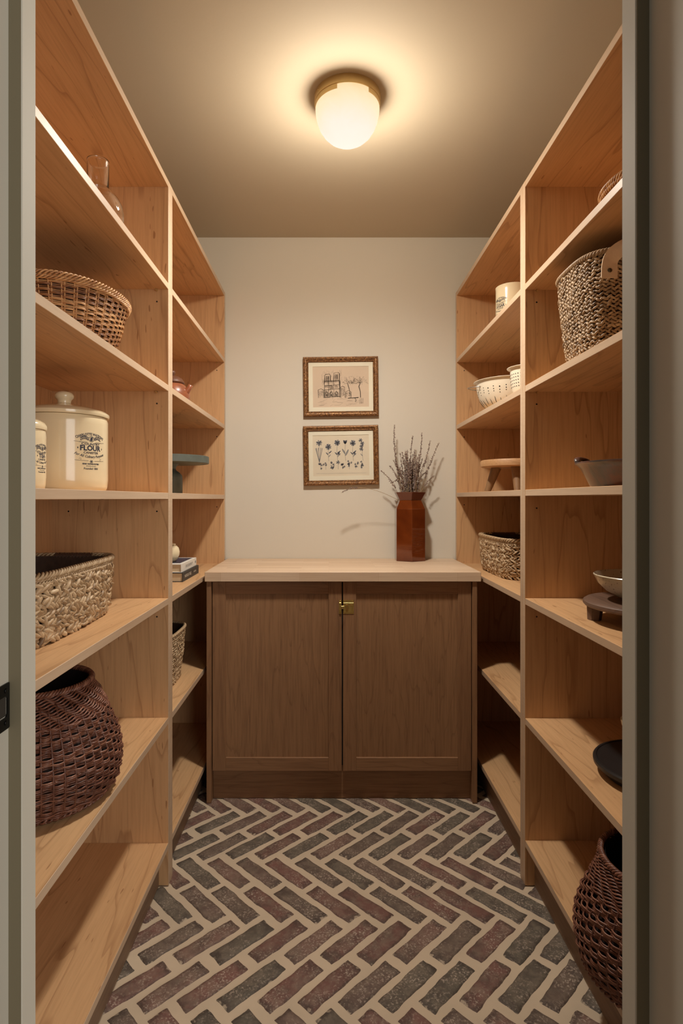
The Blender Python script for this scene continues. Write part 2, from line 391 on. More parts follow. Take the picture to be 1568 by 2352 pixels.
# doorway: jambs with stops
def jamb(side, name):
    m = MB(); a, b, c = .368, .3835, .40
    x = lambda u: side*u
    m.box(min(x(b), x(c)), max(x(b), x(c)), FN, FI, -.004, 2.13)
    o = struct(m.build(name, jamb_m, bevel=.0012))
    st = MB().box(min(x(a), x(b)), max(x(a), x(b)), .70, .7335, -.004, 2.115).build('door_stop', jamb_m, o, bevel=.0014)
    MB().box(min(x(a+.0012), x(b)), max(x(a+.0012), x(b)), .6985, .7002, 0, 2.114).build('stop_shade_strip', stop_shade_m, o)  # thin added strip, paints the shade on the stop's hall-side face
    MB().box(min(x(.445), x(.52)), max(x(.445), x(.52)), FN-.018, FN, -.004, 2.19).build('casing', jamb_m, o, bevel=.003)
    return o
tl = jamb(-1, 'trim_1'); tr = jamb(1, 'trim_2')
hd = struct(MB().box(-.3835, .3835, FN, FI, 2.115, 2.13).build('trim_3', jamb_m)); MB().box(-.52, .52, FN-.018, FN, 2.19, 2.265).build('casing', jamb_m, hd, bevel=.003)
# black strike plate let into the left rabbet
def rrect(hx, hz, r, n=6):
    out = []
    for cx, cz, a in ((hx-r, hz-r, 0), (-hx+r, hz-r, 90), (-hx+r, -hz+r, 180), (hx-r, -hz+r, 270)):
        for k in range(n+1):
            t = math.radians(a+90*k/n); out.append((cx+r*math.cos(t), cz+r*math.sin(t)))
    return out
def plate_yz(m, x0, x1, cy, cz, hy, hz, r, hole=None):
    o = rrect(hy, hz, r); n = len(o)
    if hole: i = rrect(*hole)
    else: i = [(0, 0)]*n
    V = [(x, cy+p[0], cz+p[1]) for x in (x0, x1) for q in (o, i) for p in q]
    F = []
    for k in range(n):
        l = (k+1) % n
        F += [(k, l, n+l, n+k), (2*n+k, 3*n+k, 3*n+l, 2*n+l), (k, 2*n+k, 2*n+l, l), (n+k, n+l, 3*n+l, 3*n+k)]
    m.add(V, F)
m = MB(); plate_yz(m, -.3835, -.3819, .6835, .9535, .0165, .0272, .004, (.010, .0125, .004)); sp_ = m.build('strike_plate', black_m, tl)
MB().box(-.3835, -.3832, .6745, .6925, .942, .965).build('strike_hole', simple('strike_recess', srgb(58, 52, 44), .8), sp_)
for dz in (.019, -.019):
    MB().lathe([(.0, .0012), (.0022, .0010), (.0030, 0)], 14).build('screw', black_m, sp_, smooth=True, origin=(0, 0, 0))
    s_ = COL.objects[-1]; s_.location = (-.3818, .690, .9535+dz); s_.rotation_euler = (0, PI/2, 0)
# the door stands open on the right, folded towards the hall
dr = struct(MB().box(0, .0350, -.72, 0, .006, 2.108).build('door_1', door_m, bevel=.0015, origin=(.405, .578, 0)))
for hz in (.3, 1.15, 1.9): MB().lathe([(.005, -.045), (.0055, -.044), (.0055, .044), (.005, .045)], 14, (0, 0, hz)).build('hinge', black_m, dr, smooth='auto', origin=(.405, .578, 0))

dr.location = (.405, .578, 0); dr.rotation_euler = (0, 0, math.radians(14))
# ------------------------------------------------------------------ shelving
def unit(name, label, side, y0, y1, SH, tp, first):
    xf, xb = (XL, BL) if side < 0 else (XR, BR)
    fr = '+x' if side < 0 else '-x'
    T = .0225; a, b = min(xf, xb), max(xf, xb); ob = xb+side*.012
    t = thing(name, label, 'shelving', ((a+b)/2, (y0+y1)/2, 0), 'built-in plywood shelving units')
    o0, o1 = min(xf, ob), max(xf, ob)
    MB().box(o0, o1, y0, y0+T, .0, TOPB+.02, front=fr).build('side_panel', [maple[2], maple_edge], t, bevel=.0008)
    MB().box(o0, o1, y1-T, y1, .0, TOPB+.02, front=fr).build('side_panel', [maple[2], maple_edge], t, bevel=.0008)
    MB().box(min(xb, ob), max(xb, ob), y0+T, y1-T, .1, TOPB).build('back_panel', maple[2], t)
    ix = xf-side*-.0005
    MB().box(min(ix, ob), max(ix, ob), y0+T, y1-T, TOPB, TOPB+.02, front=fr).build('top_panel', [maple[1], maple_edge], t, bevel=.0006)
    for k, z in enumerate(SH):
        MB().box(min(ix, xb), max(ix, xb), y0+T, y1-T, z-.0195, z, front=fr).build('shelf', [maple[1], maple_edge], t, bevel=.0008)
    kx = xf+side*.030
    MB().box(min(kx, kx+side*.018), max(kx, kx+side*.018), y0+T, y1-T, 0, SH[0]-.0195).build('toe_kick', toe_m, t)
    # brass shelf pins and drilled peg holes on both side panels
    for yy, d in ((y1-T, -1), (y0+T, 1)):
        for px in (xf+side*.036, xb-side*.05):
            for z in SH[1:]:
                for zz, nm, mt, r, ln in ((z-.0195-.0035, 'shelf_pin', brass_m, .0032, .011), (z-.0195-.038, 'peg_hole', void_m, .0026, .0004)):
                    if nm == 'shelf_pin' and z < 1.3: continue
                    P = [(px, yy, zz), (px, yy+d*ln, zz)]
                    MB().tube(P, r, sides=10).build(nm, mt, t)
    return t
unit('shelving_unit', 'near left plywood shelving unit holding the flour canister and woven baskets', -1, .80, 1.8315, SH_L, 0, True)
unit('shelving_unit', 'far left plywood shelving unit beside the counter, holding teapot and books', -1, 1.832, 2.80, SH_L, 0, False)
unit('shelving_unit', 'near right plywood shelving unit holding big basket with canvas strap', 1, .80, 1.8315, SH_R, 0, True)
unit('shelving_unit', 'far right plywood shelving unit beside the counter, holding colanders and wooden riser', 1, 1.832, 2.80, SH_R, 0, False)

# ------------------------------------------------------------------ cabinet and counter
CX0, CX1 = -.488, .598
ct = MB().box(CX0, CX1, 2.291, WB-.002, .873, .911).build('countertop', block_m, bevel=.0015)
tag(ct, 'pale butcher block countertop on the oak cabinet at the back wall', 'countertop')
cb = thing('base_cabinet', 'oak two-door base cabinet under the butcher block counter', 'cabinet', (.055, 2.55, 0))
for x0, x1 in ((-.482, -.4635), (.566, .5845)):
    MB().box(x0, x1, 2.2985, WB-.01, 0, .8725).build('side_panel', oak[2], cb, bevel=.0008)
MB().box(-.463, .5655, 2.338, 2.356, 0, .135).build('toe_kick', oak[0], cb)
MB().box(-.463, .5655, 2.331, 2.345, .135, .872).box(-.463, .5655, 2.345, WB-.01, .12, .135).build('carcass', void_m, cb)
def door(x0, x1, label=None):
    z0, z1 = .1215, .8700; y0, y1 = 2.3090, 2.3290; s = .0525
    p = MB().box(x0+s-.005, x1-s+.005, y0+.0075, y1-.003, z0+s-.005, z1-.048+.005).build('door', oak_panel, cb)
    for a, b in ((x0, x0+s), (x1-s, x1)): MB().box(a, b, y0, y1, z0, z1).build('stile', oak[2], p, bevel=.0009)
    for a, b in ((z0, z0+s), (z1-.048, z1)): MB().box(x0+s, x1-s, y0, y1, a, b).build('rail', oak[0], p, bevel=.0009)
    return p
dl = door(-.4605, .0510); drr = door(.0560, .5635)
# brass turn catch
ca = thing('cabinet_latch', 'small brass turn latch joining the two cabinet doors', 'latch', (.055, 2.309, .77))
yb = 2.309
def plate_xz(x0, x1, z0, z1, t, m): m.box(x0, x1, yb-t, yb, z0, z1)
m = MB(); plate_xz(.0393, .0505, .7435, .7985, .0015, m); kp = m.build('keeper_plate', polbrass_m, ca)
MB().box(.0410, .0490, yb-.0065, yb-.0015, .7525, .7890).build('keeper', polbrass_m, ca, bevel=.0008)
m = MB(); plate_xz(.0567, .0988, .7435, .7985, .0015, m); bp = m.build('back_plate', polbrass_m, ca)
MB().box(.0575, .098, yb-.0028, yb-.0015, .7480, .7880).build('latch_case', polbrass_m, ca, bevel=.0006)
MB().box(.0490, .060, yb-.0050, yb-.0025, .7635, .7750).build('bolt', polbrass_m, ca, bevel=.0005)
m = MB(); a = np.linspace(0, 2*PI, 25)[:-1]
m.tube(np.stack([.0712+.0050*np.cos(a), np.full(24, yb-.0035), .7665+.0140*np.sin(a)], 1), .0011, closed=True, sides=6)
m.ell([(.0712, yb-.0065, .7665)], (0, 0, 1), (1, 0, 0), (0, 1, 0), .0135, .0014, .0042, rings=9, seg=10); m.build('thumb_turn', polbrass_m, ca, smooth=True)
m = MB(); m.tube([(.083, yb-.0035, .7785), (.089, yb-.0038, .780), (.0925, yb-.0038, .776), (.093, yb-.0038, .765), (.0925, yb-.0038, .756)], .0013, sides=6); m.build('latch_arm', polbrass_m, ca, smooth=True)
for sx, sz in ((.045, .795), (.045, .747), (.063, .794), (.0925, .794), (.063, .7475), (.0925, .7475)):
    m = MB(); m.ell([(sx, yb-.0015, sz)], (1, 0, 0), (0, 0, 1), (0, 1, 0), .0022, .0022, .0012, rings=6, seg=8); m.build('screw', polbrass_m, ca, smooth=True)

# ------------------------------------------------------------------ ceiling lamp
LX, LY = .058, 1.826
lt = thing('ceiling_light', 'round brass flush ceiling light with glowing alabaster dome', 'ceiling light', (LX, LY, CZ))
MB().lathe([(.0, 0), (.1025, 0), (.1030, -.002), (.1030, -.0245), (.1022, -.0255), (.0965, -.0255), (.096, -.004), (0, -.004)][1:6], 72, (LX, LY, CZ)).build('base_ring', brass_m, lt, smooth='auto')
def collar(m, a0, a1, z0, z1, r0, r1, n=20):
    V = []; F = []
    for k in range(n+1):
        a = a0+(a1-a0)*k/n
        for r, z in ((r1, z1), (r1, z0), (r0, z0), (r0, z1)): V.append((LX+r*math.cos(a), LY+r*math.sin(a), CZ+z))
    for k in range(n):
        for j in range(4): F.append((k*4+j, k*4+(j+1) % 4, k*4+4+(j+1) % 4, k*4+4+j))
    F += [(3, 2, 1, 0), (n*4, n*4+1, n*4+2, n*4+3)]
    m.add(V, F)
m = MB()
for c0 in (-PI/2+.16, PI/6+.16, PI*5/6+.16):
    collar(m, c0+.50, c0+2*PI/3-.50, -.0400, -.0262, .0985, .1012)
m.build('collar_band', brass_m, lt, smooth='auto')
prof = [(.0995, -.026), (.1000, -.045), (.0985, -.060), (.0945, -.078), (.087, -.097), (.076, -.114), (.062, -.128), (.045, -.139), (.026, -.1455), (.010, -.148), (0, -.1485)]
MB().lathe(prof[::-1], 72, (LX, LY, CZ)).build('dome_shade', dome_m, lt, smooth=True)
for ang in (-2.62, -.33, 1.4):
    m = MB(); m.ell([(LX+.103*math.cos(ang), LY+.103*math.sin(ang), CZ-.0145)], (math.cos(ang), math.sin(ang), 0), (-math.sin(ang), math.cos(ang), 0), (0, 0, 1), .0035, .003, .003, rings=7, seg=8)
    m.build('set_screw', brass_m, lt, smooth=True)
pl = bpy.data.lights.new('lamp_glow', 'POINT'); pl.energy = 34; pl.color = (1, .90, .76); pl.shadow_soft_size = .10
plo = bpy.data.objects.new('lamp_glow', pl); plo.parent = lt; plo.location = (0, 0, -.102); COL.objects.link(plo)
sl = bpy.data.lights.new('lamp_downlight', 'SPOT'); sl.energy = 70; sl.color = (1, .945, .86); sl.shadow_soft_size = .05; sl.spot_size = math.radians(178); sl.spot_blend = 1
slo = bpy.data.objects.new('lamp_downlight', sl); slo.parent = lt; slo.location = (0, 0, -.165); COL.objects.link(slo)

# ------------------------------------------------------------------ flat drawing helper (print, lettering)
class Ink:
    def __init__(s): s.v = []; s.f = []
    def line(s, pts, w):
        P = np.asarray(pts, float)
        if len(P) < 2: return
        if np.isscalar(w):
            Q = [P[0]]
            for a, b in zip(P[:-1], P[1:]):
                k = max(1, int(math.hypot(*(b-a))/.004)); Q += [a+(b-a)*i/k for i in range(1, k+1)]
            P = np.array(Q)
        T = np.gradient(P, axis=0); T /= np.linalg.norm(T, axis=1)[:, None]+1e-12
        N = np.stack([-T[:, 1], T[:, 0]], 1); w = np.broadcast_to(w, (len(P),))[:, None]/2
        k = len(s.v)
        for a, b in zip(P-N*w, P+N*w): s.v += [tuple(a), tuple(b)]
        for i in range(len(P)-1): s.f.append((k+2*i, k+2*i+2, k+2*i+3, k+2*i+1))
    def blob(s, cx, cy, rx, ry, a=0, n=8):
        k = len(s.v); ca, sa = math.cos(a), math.sin(a)
        for i in range(n):
            t = 2*PI*i/n; u, v = rx*math.cos(t), ry*math.sin(t); s.v.append((cx+u*ca-v*sa, cy+u*sa+v*ca))
        s.f.append(tuple(range(k, k+n)))
    def text(s, body, size, cx, cy, bend=0, width=None, shear=0, bold=0.0):
        cu = bpy.data.curves.new('t', 'FONT'); cu.body = body; cu.size = size; cu.align_x = 'CENTER'; cu.align_y = 'CENTER'; cu.resolution_u = 2
        cu.shear = shear; cu.offset = bold
        ob = bpy.data.objects.new('t', cu); COL.objects.link(ob); dg = bpy.context.evaluated_depsgraph_get(); dg.update()
        me = bpy.data.meshes.new_from_object(ob.evaluated_get(dg)); V = [tuple(v.co)[:2] for v in me.vertices]; F = [tuple(p.vertices) for p in me.polygons]
        bpy.data.objects.remove(ob); bpy.data.curves.remove(cu); bpy.data.meshes.remove(me)
        if not V: return
        xs = [v[0] for v in V]; w0 = max(xs)-min(xs); k = (width/w0) if width else 1; mid = (max(xs)+min(xs))/2
        k0 = len(s.v)
        for x, y in V:
            x = (x-mid)*k
            if bend:
                R = 1/bend; a = x/R; px = (R+y)*math.sin(a); py = (R+y)*math.cos(a)-R
            else: px, py = x, y
            s.v.append((cx+px, cy+py))
        s.f += [tuple(i+k0 for i in q) for q in F]
    def to(s, fn, m, mi=0): m.add([fn(x, y) for x, y in s.v], s.f, mi=mi)

# ------------------------------------------------------------------ canisters
def crest(word, k=1.0, kx=1.0):
    """lettering of the canisters, about 90 mm tall"""
    I = Ink(); T = lambda *a, **b: I.text(*a, **b)
    T("CHARLOTTE WATSON'S", .0098, 0, .0395, bend=14, width=.080, bold=.0003)
    for r in (.0078, .0062):
        a = np.linspace(0, 2*PI, 25); I.line(np.stack([r*np.cos(a), .0265+r*np.sin(a)], 1), .0007)
    I.blob(0, .0255, .0034, .0046); I.blob(.001, .0300, .0040, .0016, .2); I.blob(-.002, .0228, .0022, .0012)
    for sgn in (-1, 1):
        st = [(sgn*(.008+.018*t), .0262+.004*math.sin(t*3.1)) for t in np.linspace(0, 1, 8)]; I.line(st, .0007)
        for t in np.linspace(.1, 1, 6):
            for q in (-1, 1): I.blob(sgn*(.008+.018*t), .0262+.004*math.sin(t*3.1)+q*.0028, .0030, .0011, sgn*.5+q*.8)
        I.line([(sgn*.009, .0165), (sgn*.024, .0163), (sgn*.042, .0190)], .0008); I.line([(sgn*.012, .0185), (sgn*.030, .0180)], .0005)
        I.line([(sgn*.008, -.0345), (sgn*.040, -.0330)], .0008)
        a = np.linspace(0, 4.5, 12); I.line(np.stack([sgn*(.028+.0024*np.cos(a)), -.0300+.0024*np.sin(a)], 1), .0006)
    T('COUNTRY', .0080, 0, .0118, width=.050, bend=-2, bold=.0002)
    T(word, .0200, 0, .0005, width=.056 if len(word) > 3 else .034, bold=.0007)
    for sgn in (-1, 1): I.blob(sgn*.033 if len(word) > 3 else sgn*.023, .001, .0012, .0030); 
    T('CANISTER', .0085, 0, -.0120, width=.040, bold=.0002)
    T('For All Culinary Purposes', .0100, 0, -.0230, bend=-11, width=.083, shear=.25, bold=.0002)
    I.blob(0, -.0360, .0022, .0022)
    for q in range(6): I.blob(.0035*math.cos(q*PI/3), -.0360+.0035*math.sin(q*PI/3), .0011, .0011)
    T('HENRY WATSON POTTERY', .0052, 0, -.0430, width=.046, bold=.0003)
    T('ENGLAND', .0050, 0, -.0490, width=.026); T('Founded 1800', .0074, 0, -.0560, width=.038, bold=.0002)
    I.v = [(x*k*kx, y*k) for x, y in I.v]; return I
def canister(label, word, cx, cy, z, R, H, ang, lid=True, k=1.0, lz=.5, kx=1.0):
    t = thing('canister', label, 'canister', (cx, cy, z), 'lettered cream pottery canisters')
    b = [(0, 0), (R*.90, 0), (R*.955, .004), (R*.985, .012), (R, .030), (R, H-.02), (R*1.0, H-.010)]
    if lid: b += [(R*.97, H), (R*.93, H), (R*.93, .02), (0, .02)]
    else: b += [(R*1.015, H-.006), (R*1.02, H-.002), (R*.99, H), (R*.93, H-.004), (R*.92, .02), (0, .02)]
    MB().lathe(b, 72, (cx, cy, z)).build('body', cream_m, t, smooth='auto')
    if lid:
        L = [(0, H-.004), (R*.90, H-.004), (R*.92, H+.0005), (R*1.02, H+.001), (R*1.035, H+.005), (R*1.03, H+.010), (R*.96, H+.016), (R*.75, H+.023), (R*.5, H+.0285), (R*.28, H+.034), (R*.18, H+.0375)]
        lo = MB().lathe(L, 72, (cx, cy, z)).build('lid', cream_m, t, smooth='auto')
        h0 = H+.043; kr = R*.25
        kr = R*.21; h0 = H+.036; K = [(kr*.75, h0), (kr*.72, h0+.004), (kr*.78, h0+.010), (kr*1.02, h0+.0155), (kr*1.05, h0+.022), (kr*.9, h0+.028), (kr*.5, h0+.032), (0, h0+.033)]
        MB().lathe(K, 40, (cx, cy, z)).build('knob', cream_m, lo, smooth=True)
    I = crest(word, k, kx); m = MB(); rr = R+.00025; zc = z+H*lz
    I.to(lambda x, y: (cx+rr*math.cos(ang+x/rr), cy+rr*math.sin(ang+x/rr), zc+y), m)
    m.build('printed_lettering', ink_m, t)
    return t
canister('largest cream canister lettered FLOUR with knobbed lid, on left shelf', 'FLOUR', -.680, 1.500, SH_L[3], .1055, .189, math.radians(-30), lz=.56, k=.89, kx=1.2)
canister('small cream TEA canister left of the flour canister, cut off by the doorway', 'TEA', -.661, 1.240, SH_L[3], .0545, .128, math.radians(-4), k=.60, lz=.56, kx=1.1)
canister('cream SUGAR canister without lid on upper far right shelf', 'SUGAR', .720, 2.30, SH_R[5], .0605, .166, math.radians(-153), lid=False, k=.80, lz=.50)

# ------------------------------------------------------------------ basket makers
def section(hx, hy, n, K):
    t = np.linspace(0, 2*PI, 1441)
    x = hx*np.sign(np.cos(t))*np.abs(np.cos(t))**(2/n); y = hy*np.sign(np.sin(t))*np.abs(np.sin(t))**(2/n)
    d = np.concatenate([[0], np.cumsum(np.hypot(np.diff(x), np.diff(y)))]); u = np.arange(K)/K*d[-1]
    P = np.stack([np.interp(u, d, x), np.interp(u, d, y)], 1)
    T = np.roll(P, -1, 0)-np.roll(P, 1, 0); T /= np.linalg.norm(T, axis=1)[:, None]+1e-12
    return P, np.stack([T[:, 1], -T[:, 0]], 1), d[-1]
class Bk:
    """basket surface: section scaled by a profile [(z, sx, sy)]"""
    def __init__(s, c, hx, hy, n, prof, rot=0): s.c = np.array(c, float); s.hx, s.hy, s.n, s.p = hx, hy, n, np.array(prof, float); s.rot = rot
    def at(s, v): return np.interp(v, s.p[:, 0], s.p[:, 1])
    def ring(s, z, K, off=0, dz=0):
        P, N, L = section(s.hx, s.hy, s.n, K); sc = s.at(z)
        Q = P*np.reshape(sc, (-1, 1))+N*np.reshape(off, (-1, 1)); zz = np.broadcast_to(z+dz, (K,))
        ca, sa = math.cos(s.rot), math.sin(s.rot); R = np.array([[ca, sa], [-sa, ca]])
        Q = Q@R; N = N@R
        return np.stack([Q[:, 0]+s.c[0], Q[:, 1]+s.c[1], zz+s.c[2]], 1), np.stack([N[:, 0], N[:, 1], np.zeros(K)], 1)
def liner(B, z1, mat, parent, off=-.006, name='lining'):
    m = MB(); zs = np.linspace(.003, z1, 12); K = 64
    R = [B.ring(z, K, off)[0] for z in zs]; V = np.concatenate(R); F = []
    for i in range(len(zs)-1):
        for j in range(K): k = (j+1) % K; F.append((i*K+j, i*K+k, (i+1)*K+k, (i+1)*K+j))
    F.append(list(range(K))); m.add(V, F); return m.build(name, mat, parent, smooth=True)
def rope_rim(m, B, z, r, strands, turns, rad, K=360, tone=(.4, .7), off=0):
    for q in range(strands):
        t = np.arange(K)/K*2*PI*turns+2*PI*q/strands
        P, N = B.ring(z, K, off+r*np.cos(t), r*np.sin(t)); m.tube(P, rad, nrm=N, closed=True, sides=5, tone=tone[0]+(tone[1]-tone[0])*(q/max(1, strands-1)))
def wicker(B, parent, mat, stakes, zs, rod, amp, rods, tonef, stake_r, stake_tone, z1, seg=4):
    m = MB(); K = stakes*seg; j = np.arange(K)
    for i, z in enumerate(zs):
        for q in range(rods):
            jit = rng.normal(0, rod*.18, K); jit = (jit+np.roll(jit, 1)+np.roll(jit, 2))/2
            off = amp*np.cos(PI*j/seg+PI*(i % 2))
            dz = (q-(rods-1)/2)*rod*1.75+jit
            P, N = B.ring(z, K, off+rod*.3*rng.normal(), dz)
            tn = np.clip(tonef(z)+rng.normal(0, .14)+.06*np.repeat(rng.normal(0, 1, stakes), seg), 0, 1)
            m.tube(P, rod*.85, rod, nrm=N, closed=True, sides=5, tone=tn)
    stuff(m.build('woven_strands', mat, parent, smooth=True))
    m = MB(); zz = np.linspace(.002, z1, 16)
    for k in range(stakes):
        for d in ((-.45, .45) if stake_r < .002 else (0,)):
            P = []; Nn = []
            for z in zz:
                a, b = B.ring(z, stakes*8); i = int(round(k*8+4+d*2)) % (stakes*8); P.append(a[i]); Nn.append(b[i])
            m.tube(P, stake_r, nrm=Nn, sides=5, tone=stake_tone)
    stuff(m.build('stakes', mat, parent, smooth=True))
def knots(m, B, zs, n, la, lb, ln, tilt, tone, mode='braid', jit=.15):
    for i, z in enumerate(zs):
        K = n*4; P, N = B.ring(z, K); ph = 2*(i % 2) if mode != 'braid' else 0
        for sgn in ((1, -1) if mode == 'braid' else (1 if i % 2 else -1,)):
            idx = (np.arange(n)*4+ph+(1 if sgn > 0 else 3)*(mode == 'braid')) % K
            C = P[idx]+rng.normal(0, la*.10, (n, 3)); Nn = N[idx]; T = np.stack([-Nn[:, 1], Nn[:, 0], 0*Nn[:, 0]], 1)
            a = sgn*tilt+rng.normal(0, jit, n); up = np.array([0, 0, 1.])
            A = T*np.cos(a)[:, None]+up*np.sin(a)[:, None]; Bv = -T*np.sin(a)[:, None]+up*np.cos(a)[:, None]
            C = C+up*(sgn*lb*.45 if mode == 'braid' else 0)+Nn*rng.uniform(-.2, .35, n)[:, None]*ln
            sc = rng.uniform(.85, 1.18, n)
            m.ell(C, A, Bv, Nn, la*sc, lb*rng.uniform(.8, 1.2, n), ln, tone=np.clip(rng.normal(tone, .2, n), 0, 1), rings=6, seg=6)

# dark brown bellied baskets (left shelf, right floor shelf)
def belly_basket(label, c, H, rim_s, base_s, R, up):
    t = thing('wicker_basket', label, 'basket', c, 'dark brown bellied baskets')
    pr = [(0, base_s), (.010, base_s+.06), (.03, .965), (.06, 1.0), (.095, 1.0), (.118, .975), (H*.535, .945), (H*.695, .845), (H*.86, .735), (H*.95, rim_s+.02), (H, rim_s)]
    B = Bk(c, R, R, 2.0, pr)
    zs = list(np.arange(.008, H-.066, .0107)); wicker(B, t, brown_cane, 50, zs, .0020, .0037, 3, lambda z: .5, .0028, .25, H-.02)
    m = MB()
    for i, z in enumerate(np.arange(H-.066, H-.004, .0044)):
        K = 264; j = np.arange(K); ph = i*.9
        P, N = B.ring(z, K, .0036*np.cos(PI*j/6+ph)+.002+rng.normal(0, .0003, K), .0026*np.sin(PI*j/6+ph)); m.tube(P, .0023, nrm=N, closed=True, sides=5, tone=np.clip(.45+rng.normal(0, .12), 0, 1))
    stuff(m.build('twined_collar', brown_cane, t, smooth=True))
    m = MB(); rope_rim(m, B, H, .0046, 4, 26, .0028, 528, (.3, .7), off=.002); rope_rim(m, B, .010, .004, 2, 40, .003, 480, (.3, .5), off=.002)
    stuff(m.build('rim', brown_cane, t, smooth=True))
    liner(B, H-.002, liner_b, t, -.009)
    for ang in ((PI*.5, -PI*.5) if up else (PI*.5, -PI*.5)):
        a = np.linspace(0, PI, 22); m = MB(); rr = R*rim_s
        cx, cy = c[0]+rr*math.cos(ang), c[1]+rr*math.sin(ang); tx, ty = -math.sin(ang), math.cos(ang)
        for q in range(3):
            s_ = np.sin(a*9+q*2.1)*.0035; c_ = np.cos(a*9+q*2.1)*.0035
            P = np.stack([cx+tx*(.030+s_)*np.cos(a)+math.cos(ang)*c_, cy+ty*(.030+s_)*np.cos(a)+math.sin(ang)*c_, c[2]+H-.004+(.026+s_)*np.sin(a)], 1)
            m.tube(P, .0033, sides=5, tone=.4+.1*q)
        m.build('handle', brown_cane, t, smooth=True)
    return t
belly_basket('dark brown wicker basket with bellied sides on lower left shelf', (-.672, 1.345, SH_L[1]), .258, .63, .80, .182, True)
belly_basket('dark brown wicker basket on the lowest right shelf near the floor', (.752, 1.300, SH_R[0]), .250, .70, .86, .188, True)

# willow basket on the upper left shelf and the one just showing top right
def willow(label, c, hx, hy, H, base, rows, tonef, stakes=34):
    t = thing('willow_basket', label, 'basket', c, 'willow baskets on the upper shelves'); B = Bk(c, hx, hy, 2.1, [(0, base), (H*.5, base+(1-base)*.62), (H, 1.0)])
    wicker(B, t, light_cane, stakes, np.linspace(.004, H-.010, int(rows*1.45)), .0017, .0032, 2, tonef, .0017, .85, H)
    m = MB(); 
    for z, r in ((H, .0055), (H-.008, .004)): rope_rim(m, B, z, r, 4, 26, .0024, 416, (.6, .95), off=.003)
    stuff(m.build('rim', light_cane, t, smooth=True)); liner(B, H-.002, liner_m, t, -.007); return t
H_ = .172
willow('two-tone oval willow basket on the second highest left shelf', (-.694, 1.535, SH_L[4]), .150, .185, H_, .66, 19,
       lambda z: .78 if z > H_*.90 else (.22 if z > H_*.70 else (.80 if z > H_*.50 else .38)), 36)
willow('pale willow basket just showing above the highest right shelf edge', (.815, 1.40, SH_R[5]), .142, .142, .085, .8, 10, lambda z: .75, 30)

# chunky knotted rectangular baskets
def chunky(label, c, hx, hy, H, hs, z_r=12, far=1):
    t = thing('seagrass_basket', label, 'basket', c, 'rectangular knotted baskets with cord handles')
    B = Bk(c, hx, hy, 5, [(0, .90), (.03, .95), (H, 1.0)])
    P, N, L = section(hx, hy, 5, 60); n = int(L/(.0165*hs)); m = MB()
    zs = np.arange(.009, H-.020, .0112*hs); knots(m, B, zs, n, .0138*hs, .0046*hs, .0058*hs, .50, .62, 'x', .28)
    knots(m, B, zs+.005*hs, n, .0115*hs, .0034*hs, .0068*hs, -.55, .50, 'x', .35)
    stuff(m.build('knotted_weave', seagrass_m, t, smooth=True))
    m = MB()
    for z in (H-.015, H-.008): rope_rim(m, B, z, .0026, 2, int(L/.02), .0026, 480, (.45, .6), off=.001)
    rope_rim(m, B, H, .0052, 3, int(L/.034), .0033, 600, (.45, .75), off=.001)
    stuff(m.build('rim', seagrass_m, t, smooth=True))
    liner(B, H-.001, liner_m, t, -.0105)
    m = MB()   # cord wrapped bar over the hand hole, far end
    yy = c[1]+hy-.004
    for sy in (1, -1):
        ye = c[1]+sy*(hy-.001)
        K = 420; a = np.linspace(0, 2*PI*24, K); x = np.linspace(c[0]-.052, c[0]+.052, K)
        m.tube(np.stack([x, ye+.0105*np.cos(a)*.8, c[2]+H-.0050+.0105*np.sin(a)], 1), .0026, sides=5)
    m.build('cord_handle', dark_grass, t, smooth=True)
    return t
chunky('large knotted seagrass basket on left shelf below the flour canister', (-.712, 1.385, SH_L[2]), .131, .250, .150, 1.15)
chunky('small knotted seagrass basket on right shelf beside the counter', (.785, 2.400, SH_R[2]), .125, .225, .150, .95)

# fine coiled basket, far left
tb = thing('raffia_basket', 'upright fine-knotted raffia basket on dim far left shelf beside cabinet', 'basket', (-.680, 2.150, SH_L[1]))
B = Bk((-.680, 2.150, SH_L[1]), .132, .150, 4, [(0, .86), (.10, .95), (.192, 1.0)])
m = MB(); knots(m, B, np.arange(.006, .186, .0088), 74, .0060, .0036, .0038, .5, .6, 'x', .4); stuff(m.build('knotted_weave', seagrass_m, tb, smooth=True))
m = MB(); rope_rim(m, B, .192, .0035, 2, 60, .0030, 480, (.5, .7)); stuff(m.build('rim', seagrass_m, tb, smooth=True)); liner(B, .19, liner_m, tb, -.005)
for sy in (-1, 1):
    a = np.linspace(0, PI, 16); m = MB(); m.tube(np.stack([-.68+.03*np.cos(a), np.full(16, 2.15+sy*.148), SH_L[1]+.192+.02*np.sin(a)], 1), .0018, sides=6); m.build('handle', black_m, tb, smooth=True)

